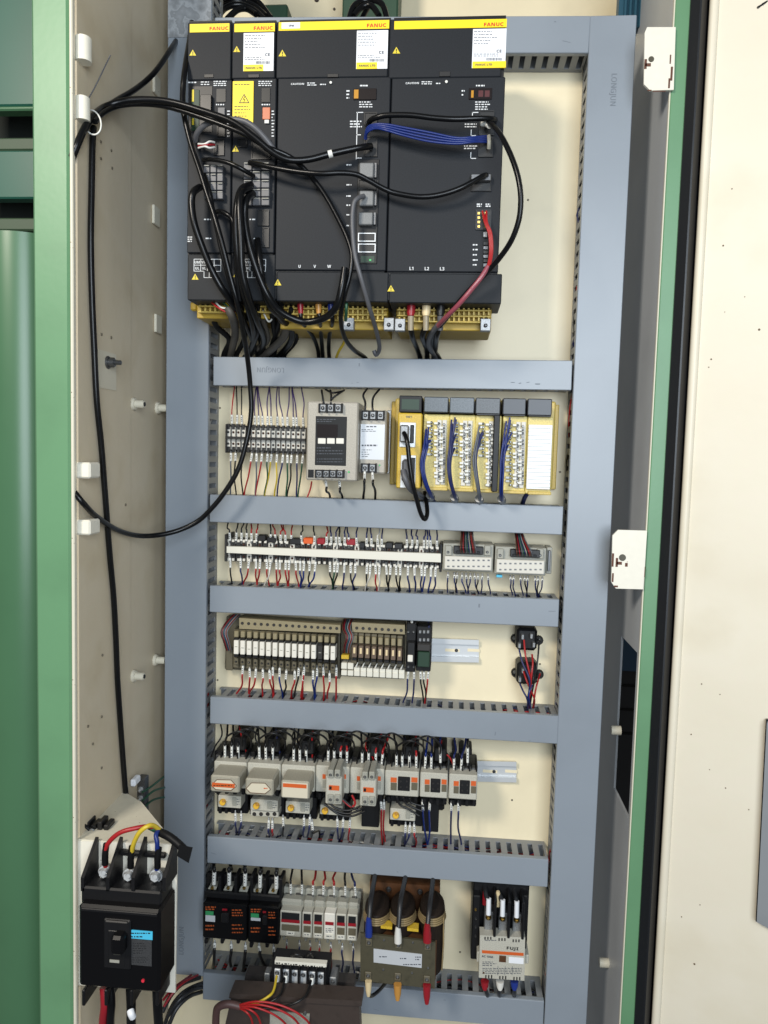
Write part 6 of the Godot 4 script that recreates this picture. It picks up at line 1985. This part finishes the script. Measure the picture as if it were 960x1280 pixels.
	cable("cable", "black cable looping out right of the drives and back to their foot", "cable_black", [[608, 154, 0.178], [613, 155, 0.19], [620, 161, 0.205], [631, 178, 0.222], [642, 203, 0.232], [648.5, 226, 0.236], [651, 250, 0.236], [648.5, 275, 0.232], [640, 299, 0.224], [628, 318, 0.212], [613, 336, 0.2], [597, 352, 0.192], [575, 376, 0.184], [557, 399, 0.165], [543, 417, 0.125], [540, 432, 0.08], [548, 446, 0.03], [553, 455, 0.03]], 3.2, gr)
	cable("plug", "white plug on the right looping cable at the rightmost drive", "sleeve", [[603, 154.5, 0.176], [608, 155, 0.18], [612, 157, 0.187]], 3.6, "", "plug")
	cable("plug", "white plug where the blue wires enter the rightmost drive", "case_grey", [[611, 170, 0.176], [611.5, 178, 0.18], [611, 186, 0.177]], 2.4, "", "plug")
	for j in 3:
		cable("wire", "red wire dropping from the control port of the rightmost drive, %s of three" % ORD[j + 1], "wire_red", [[603 + j * 2.5, 264 + (j % 2) * 5, 0.177], [606 + j * 1.4, 278, 0.184], [611 + j * 1.6, 292, 0.188], [612.5 + j * 1.4, 315, 0.19], [608.5 + j * 1.2, 336, 0.196], [600 + j, 348, 0.198]], 1.3, "red wires of the rightmost drive", "wire")
	cable("sleeved_cable", "clear sleeve with pink wires slanting down from the rightmost drive into the duct", "pink_sleeve", [[610, 333, 0.2], [602, 346, 0.201], [590, 361, 0.199], [573, 381, 0.193], [557, 397, 0.175], [545, 410, 0.145]], 3.0)
	cable("cable", "grey end of the sleeved cable turning down into the first duct", "cable_grey", [[548, 406, 0.153], [539, 417, 0.13], [535.5, 428, 0.1], [539, 438, 0.07], [545, 447, 0.03], [549, 456, 0.03]], 3.7)
	cable("cable", "thin grey cable curving down the third drive from its lowest plugs", "cable_grey", [[455, 245, 0.182], [447, 248, 0.19], [442, 256, 0.192], [440.5, 280, 0.193], [443.5, 317, 0.193], [452, 350, 0.19], [462, 385, 0.17], [469.5, 410, 0.135], [474, 430, 0.1], [473.5, 439, 0.085], [470, 443.5, 0.08], [467.5, 438, 0.08]], 2.9)
	cable("cable", "grey cable arching over the two narrow drives below the yellow tag", "cable_grey", [[244, 176, 0.178], [247, 166, 0.188], [255, 157, 0.195], [268, 151.5, 0.198], [290, 149.5, 0.199], [306, 152, 0.2], [320, 161, 0.2], [334, 176, 0.196], [344, 190, 0.19]], 3.6)
	cable("cable", "short black cable between the plug blocks of the two narrow drives", "cable_black", [[254, 200, 0.18], [266, 199.5, 0.19], [284, 203, 0.195], [300, 210, 0.195], [312, 217, 0.188], [317, 220, 0.18]], 2.8, gr)
	for j in 3:
		cable("wire", "white striped lead at the upper port of the leftmost drive, %s of three" % ORD[j + 1], "sleeve" if j != 1 else "boot_red", [[248, 180 + j * 2.5, 0.178], [256, 180 + j * 1.5, 0.186], [262, 177 + j * 4, 0.184], [268, 178 + j * 3, 0.176]], 1.3, "leads at the leftmost drive", "wire")
	# the bunches that drop from the narrow drives
	k = 0
	for e in [[[250, 234, 0.184], [242, 240, 0.198], [239.5, 254, 0.2], [243, 280, 0.2], [254, 312, 0.196], [267, 342, 0.193], [281, 366, 0.185], [296, 386, 0.16], [308, 397, 0.13], [318, 404, 0.1], [330, 440, 0.04]], [[255, 218, 0.18], [262, 240, 0.19], [266, 262, 0.192], [275, 305, 0.192], [285, 345, 0.188], [294, 372, 0.18], [305, 400, 0.14], [315, 425, 0.09], [322, 446, 0.03]],
		[[314, 231, 0.182], [302, 237, 0.2], [296.5, 256, 0.204], [295, 290, 0.202], [299, 335, 0.196], [306, 370, 0.185], [315, 402, 0.14], [317, 425, 0.09], [312, 446, 0.03]], [[316, 242, 0.182], [308, 250, 0.198], [306, 270, 0.2], [310, 300, 0.2], [320, 335, 0.197], [334, 368, 0.19], [350, 389, 0.178], [378, 402, 0.168], [404, 398, 0.172], [420, 384, 0.186], [427, 360, 0.192], [431, 335, 0.19]],
		[[312, 236, 0.184], [300, 246, 0.207], [301, 300, 0.21], [303, 340, 0.205], [312, 375, 0.19], [322, 402, 0.15], [330, 425, 0.09], [322, 444, 0.03]], [[322, 300, 0.176], [324, 320, 0.19], [328, 352, 0.19], [336, 380, 0.178], [352, 398, 0.14], [364, 412, 0.11], [363, 428, 0.08], [348, 446, 0.03]], [[268, 266, 0.176], [275, 264, 0.186], [284, 268, 0.19], [291, 276, 0.19], [294, 300, 0.194], [296, 340, 0.192], [300, 376, 0.18]]]:
		k += 1
		cable("cable", "black cable of the bunch dropping from the two narrow drives, %s of seven" % ORD[k], "cable_black", e, 4.4 if k != 7 and k != 2 else 3.0, "bunch of black cables under the narrow drives")
	k = 0
	for e in [[[284, 384, 0.160], [291, 398, 0.150], [294, 415, 0.09], [291, 432, 0.06], [287, 447, 0.03]], [[350, 396, 0.13], [357, 408, 0.12], [354, 422, 0.1], [338, 438, 0.06], [326, 447, 0.03]], [[326, 384, 0.13], [330, 405, 0.11], [334, 425, 0.08], [318, 438, 0.05], [306, 447, 0.03]], [[322, 380, 0.14], [322, 410, 0.12], [316, 430, 0.08], [310, 447, 0.03]]]:
		k += 1
		cable("cable", "grey brown cable under the narrow drives, %s of four" % ORD[k], "cable_brown" if k < 4 else "cable_black", e, 5.4 if k < 3 else 4.2, "grey brown cables under the narrow drives")
	k = 0
	for e in [[272, 380, 280, 447, 4.0], [300, 381, 296, 447, 3.6], [318, 383, 330, 447, 4.6], [338, 384, 342, 447, 4.2], [352, 386, 336, 447, 3.6], [364, 392, 356, 447, 3.2]]:
		k += 1
		var z0 := rng.randf_range(0.12, 0.15)
		cable("cable", "black power cable behind the grey brown ones under the narrow drives, %s of six" % ORD[k - 4], "cable_matte", [[e[0], e[1] - 6, z0], [e[0] + rng.randf_range(-4, 8), 404, z0 - 0.03], [lerpf(e[0], e[2], 0.5) + rng.randf_range(-2, 12), 424, 0.07], [e[2], e[3] - 4, 0.04], [e[2], e[3] + 6, 0.03]], e[4], "power cables under the narrow drives")
	k = 0
	for e in [["red", "wire_red", [[262, 376, 0.150], [272, 384, 0.160], [284, 390, 0.160], [298, 388, 0.150]]], ["white", "sleeve", [[268, 376, 0.150], [276, 384, 0.155], [286, 386, 0.155]]], ["green", "wire_green", [[276, 376, 0.150], [284, 383, 0.155], [292, 392, 0.150]]], ["yellow", "wire_yellow", [[280, 376, 0.150], [288, 386, 0.155], [291, 395, 0.150]]], ["white", "sleeve", [[325, 376, 0.12], [330, 392, 0.13], [336, 402, 0.13], [342, 396, 0.125]]]]:
		k += 1
		cable("wire", "thin %s wire under the narrow drives, %s of five" % [e[0], ORD[k]], e[1], e[2], 1.2, "thin wires under the narrow drives", "wire")
	# leads of the wide drives down to the first duct
	for e in [["red", 375.5, "boot_red", 397.5], ["yellow", 398, "boot_tan", 403], ["blue", 413.5, "boot_blue", 411]]:
		thing("cable", "black lead with a %s boot under the third drive" % e[0], "cable", W(e[1], 377, 0.11), "booted leads under the third drive")
		var g := Geo.new()
		g.tube([p(e[1], 374, 0.149), p(e[1], 384, 0.149), p(e[1] + 0.6, 392, 0.148)], [0.0042, 0.0042, 0.003], 12)
		part("boot", g, e[2])
		g = Geo.new()
		g.tube(smooth(path([[e[1] + 0.5, 390, 0.148], [e[1] + 2, 402, 0.142], [lerpf(e[1], e[3], 0.7), 420, 0.085], [e[3], 438, 0.05], [e[3] + 1, 452, 0.03]])), 0.0029, 10)
		part("lead", g, "cable_black")
	for e in [["first", 513.5, 525], ["second", 532, 534], ["third", 550, 542]]:
		cable("cable", "black lead under the %s boot of the rightmost drive" % e[0], "cable_black", [[e[1], 408, 0.146], [e[1] - 1 + (3 if e[0] == "first" else -3), 421, 0.125], [lerpf(e[1], e[2], 0.7), 436, 0.065], [e[2], 447, 0.03], [e[2] + 1, 456, 0.03]], 3.6, "leads under the rightmost drive")
	cable("wire", "green wire hanging behind the loop under the third drive", "wire_green", [[433, 374, 0.160], [433, 388, 0.160], [432, 402, 0.140]], 2.0, "", "wire")
	cable("wire", "yellow green earth wire entering the first duct under the third drive", "wire_yellow", [[433, 412, 0.06], [430, 428, 0.06], [423, 440, 0.05], [419, 452, 0.03]], 1.9, "", "wire")
	k = 0
	for e in [[[402, 488, 0.03], [403, 494, 0.06], [404.5, 504, 0.11]], [[413, 488, 0.03], [414, 495, 0.06], [413.5, 505, 0.11]], [[430, 488, 0.03], [424, 492, 0.06], [418, 496, 0.085], [414, 500, 0.1]], [[407, 487, 0.03], [416, 491, 0.06], [428, 489, 0.04]]]:
		k += 1
		cable("wire", "black wire above the large grey power supply, %s of four" % ORD[k], "wire_black", e, 1.5, "wires above the power supplies", "wire")
	for e in [["left", [[459, 486, 0.03], [454, 494, 0.06], [456.5, 503, 0.085], [456.5, 514, 0.09]]], ["right", [[474, 487, 0.03], [467, 496, 0.06], [465.5, 505, 0.085], [466, 514, 0.09]]]]:
		cable("wire", "black wire above the slim silver power supply, %s one" % e[0], "wire_black", e[1], 1.5, "wires above the power supplies", "wire")
	wires("below the two power supplies", "wires below the power supplies", 250, 440, false, [[628, 630, 650, 726, "k"], [697, 632, 712, 728, "k"], [824, 590, 816, 732, "k"], [862, 595, 876, 734, "k"]], 0.09, 0.03, 1.4, 13.0)
	cable("wire", "red wire running under the large grey power supply into the duct", "wire_red", [[389.5, 602, 0.02], [388, 611, 0.025], [384, 622, 0.03]], 1.2, "", "wire")

func duct_marks() -> void:
	for e in [["wiring_duct_001", 338, 462.5, 6.0, PI], ["wiring_duct_008", 767, 112, 7.0, -PI / 2], ["wiring_duct_007", 226.5, 1176, 6.0, PI / 2]]:
		cur = get_node(e[0])
		O = Vector3.ZERO
		var at := W(e[1], e[2], 0.0584)
		var o := letters("LONGJUN", "duct_print", e[1], e[2], e[3], 0.058, cur, 1.0, false)
		o.transform = cur.transform.affine_inverse() * Transform3D(Basis(Vector3(0, 0, 1), e[4]) * Basis.from_scale(o.scale), at)

func scuffs() -> void:
	# scrapes and pen marks on the duct lids and the plate
	var marks := {"wiring_duct_001": [[449, 456, 1.2, 4], [641, 478, 5, 0.8], [650, 479, 3, 1.2], [672, 480, 6, 1.4], [660, 478, 4, 0.7], [447, 478, 3, 0.7], [440, 479, 2, 0.6]], "wiring_duct_003": [[599, 757, 2, 5], [690, 764, 9, 0.6]], "wiring_duct_004": [[619, 917, 1, 5], [662, 926, 3, 1]],
		"wiring_duct_005": [[267, 1067, 8, 0.6], [497, 1090, 2, 1]], "wiring_duct_006": [[556, 1250, 3, 1], [470, 1262, 8, 0.5]], "wiring_duct": [[694, 27, 2, 1.2], [708, 52, 10, 0.5]]}
	for nm in marks:
		var dn: Node3D = get_node(nm)
		for e in marks[nm]:
			O = Vector3.ZERO
			var at := W(e[0], e[1], 0.0581)
			var g := Geo.new()
			g.box(Vector3.ZERO, Vector3(e[2] * 0.0011, e[3] * 0.0011, 0.0005), 0.0002)
			var o := part("scuff", g, "duct_print", dn)
			o.transform = dn.transform.affine_inverse() * Transform3D(Basis(Vector3(0, 0, 1), rng.randf_range(-0.25, 0.25)), at)
	var dd: Node3D = get_node("electrical_cabinet")
	O = dd.position
	for e in [[660, 250], [690, 560], [700, 590], [640, 1000], [575, 1190], [675, 830], [560, 740], [275, 510], [272, 850]]:
		var g := Geo.new()
		g.cyl(p(e[0], e[1], 0.0), Vector3(0, 0, 0.0006), 0.0016, 8)
		part("rivet_hole", g, "beige_seam", dd)

# ---------------------------------------------------------------- scene
func _ready() -> void:
	rng.seed = 11
	var cam := Camera3D.new()
	cam.transform = Transform3D(Basis(Vector3(R0.x, -R1.x, -R2.x), Vector3(-R0.y, R1.y, R2.y), Vector3(-R0.z, R1.z, R2.z)).orthonormalized(), Vector3(0, 0, D))
	cam.fov = rad_to_deg(2.0 * atan(640.0 / FOCAL))
	cam.near = 0.02
	cam.far = 30.0
	cam.current = true
	add_child(cam)
	var env := Environment.new()
	env.background_mode = Environment.BG_COLOR
	env.background_color = Color(0.38, 0.39, 0.40)
	env.background_energy_multiplier = 1.0
	env.tonemap_mode = Environment.TONE_MAPPER_LINEAR
	env.tonemap_exposure = 0.92
	env.sdfgi_enabled = true
	env.ssao_enabled = true
	env.ssil_enabled = true
	var we := WorldEnvironment.new()
	we.environment = env
	add_child(we)
	lamp(Vector3(-1.0, 1.0, 1.9), Vector3(0.0, 0.0, 0.0), Vector2(0.4, 0.4), 3.8, Color(1.0, 0.965, 0.91))
	lamp(Vector3(0.4, 0.25, 2.1), Vector3(0.05, -0.15, 0.0), Vector2(1.0, 1.2), 4.4, Color(0.92, 0.962, 1.0))
	materials()
	cabinet()
	setting()
	ducts()
	duct_marks()
	scuffs()
	drives()
	power_supplies()
	fuse_terminals()
	terminal_strip()
	ribbon_terminals()
	module_rack()
	relay_rows()
	contactors()
	breakers()
	transformer()
	large_contactor()
	bottom_box()
	main_breaker()
	cables()

func lamp(at: Vector3, to: Vector3, size: Vector2, energy: float, tint: Color) -> void:
	var l := AreaLight3D.new()
	l.area_size = size
	l.area_normalize_energy = true
	l.light_energy = energy
	l.light_color = tint
	l.shadow_enabled = true
	l.area_range = 8.0
	add_child(l)
	l.look_at_from_position(at, to, Vector3.UP)
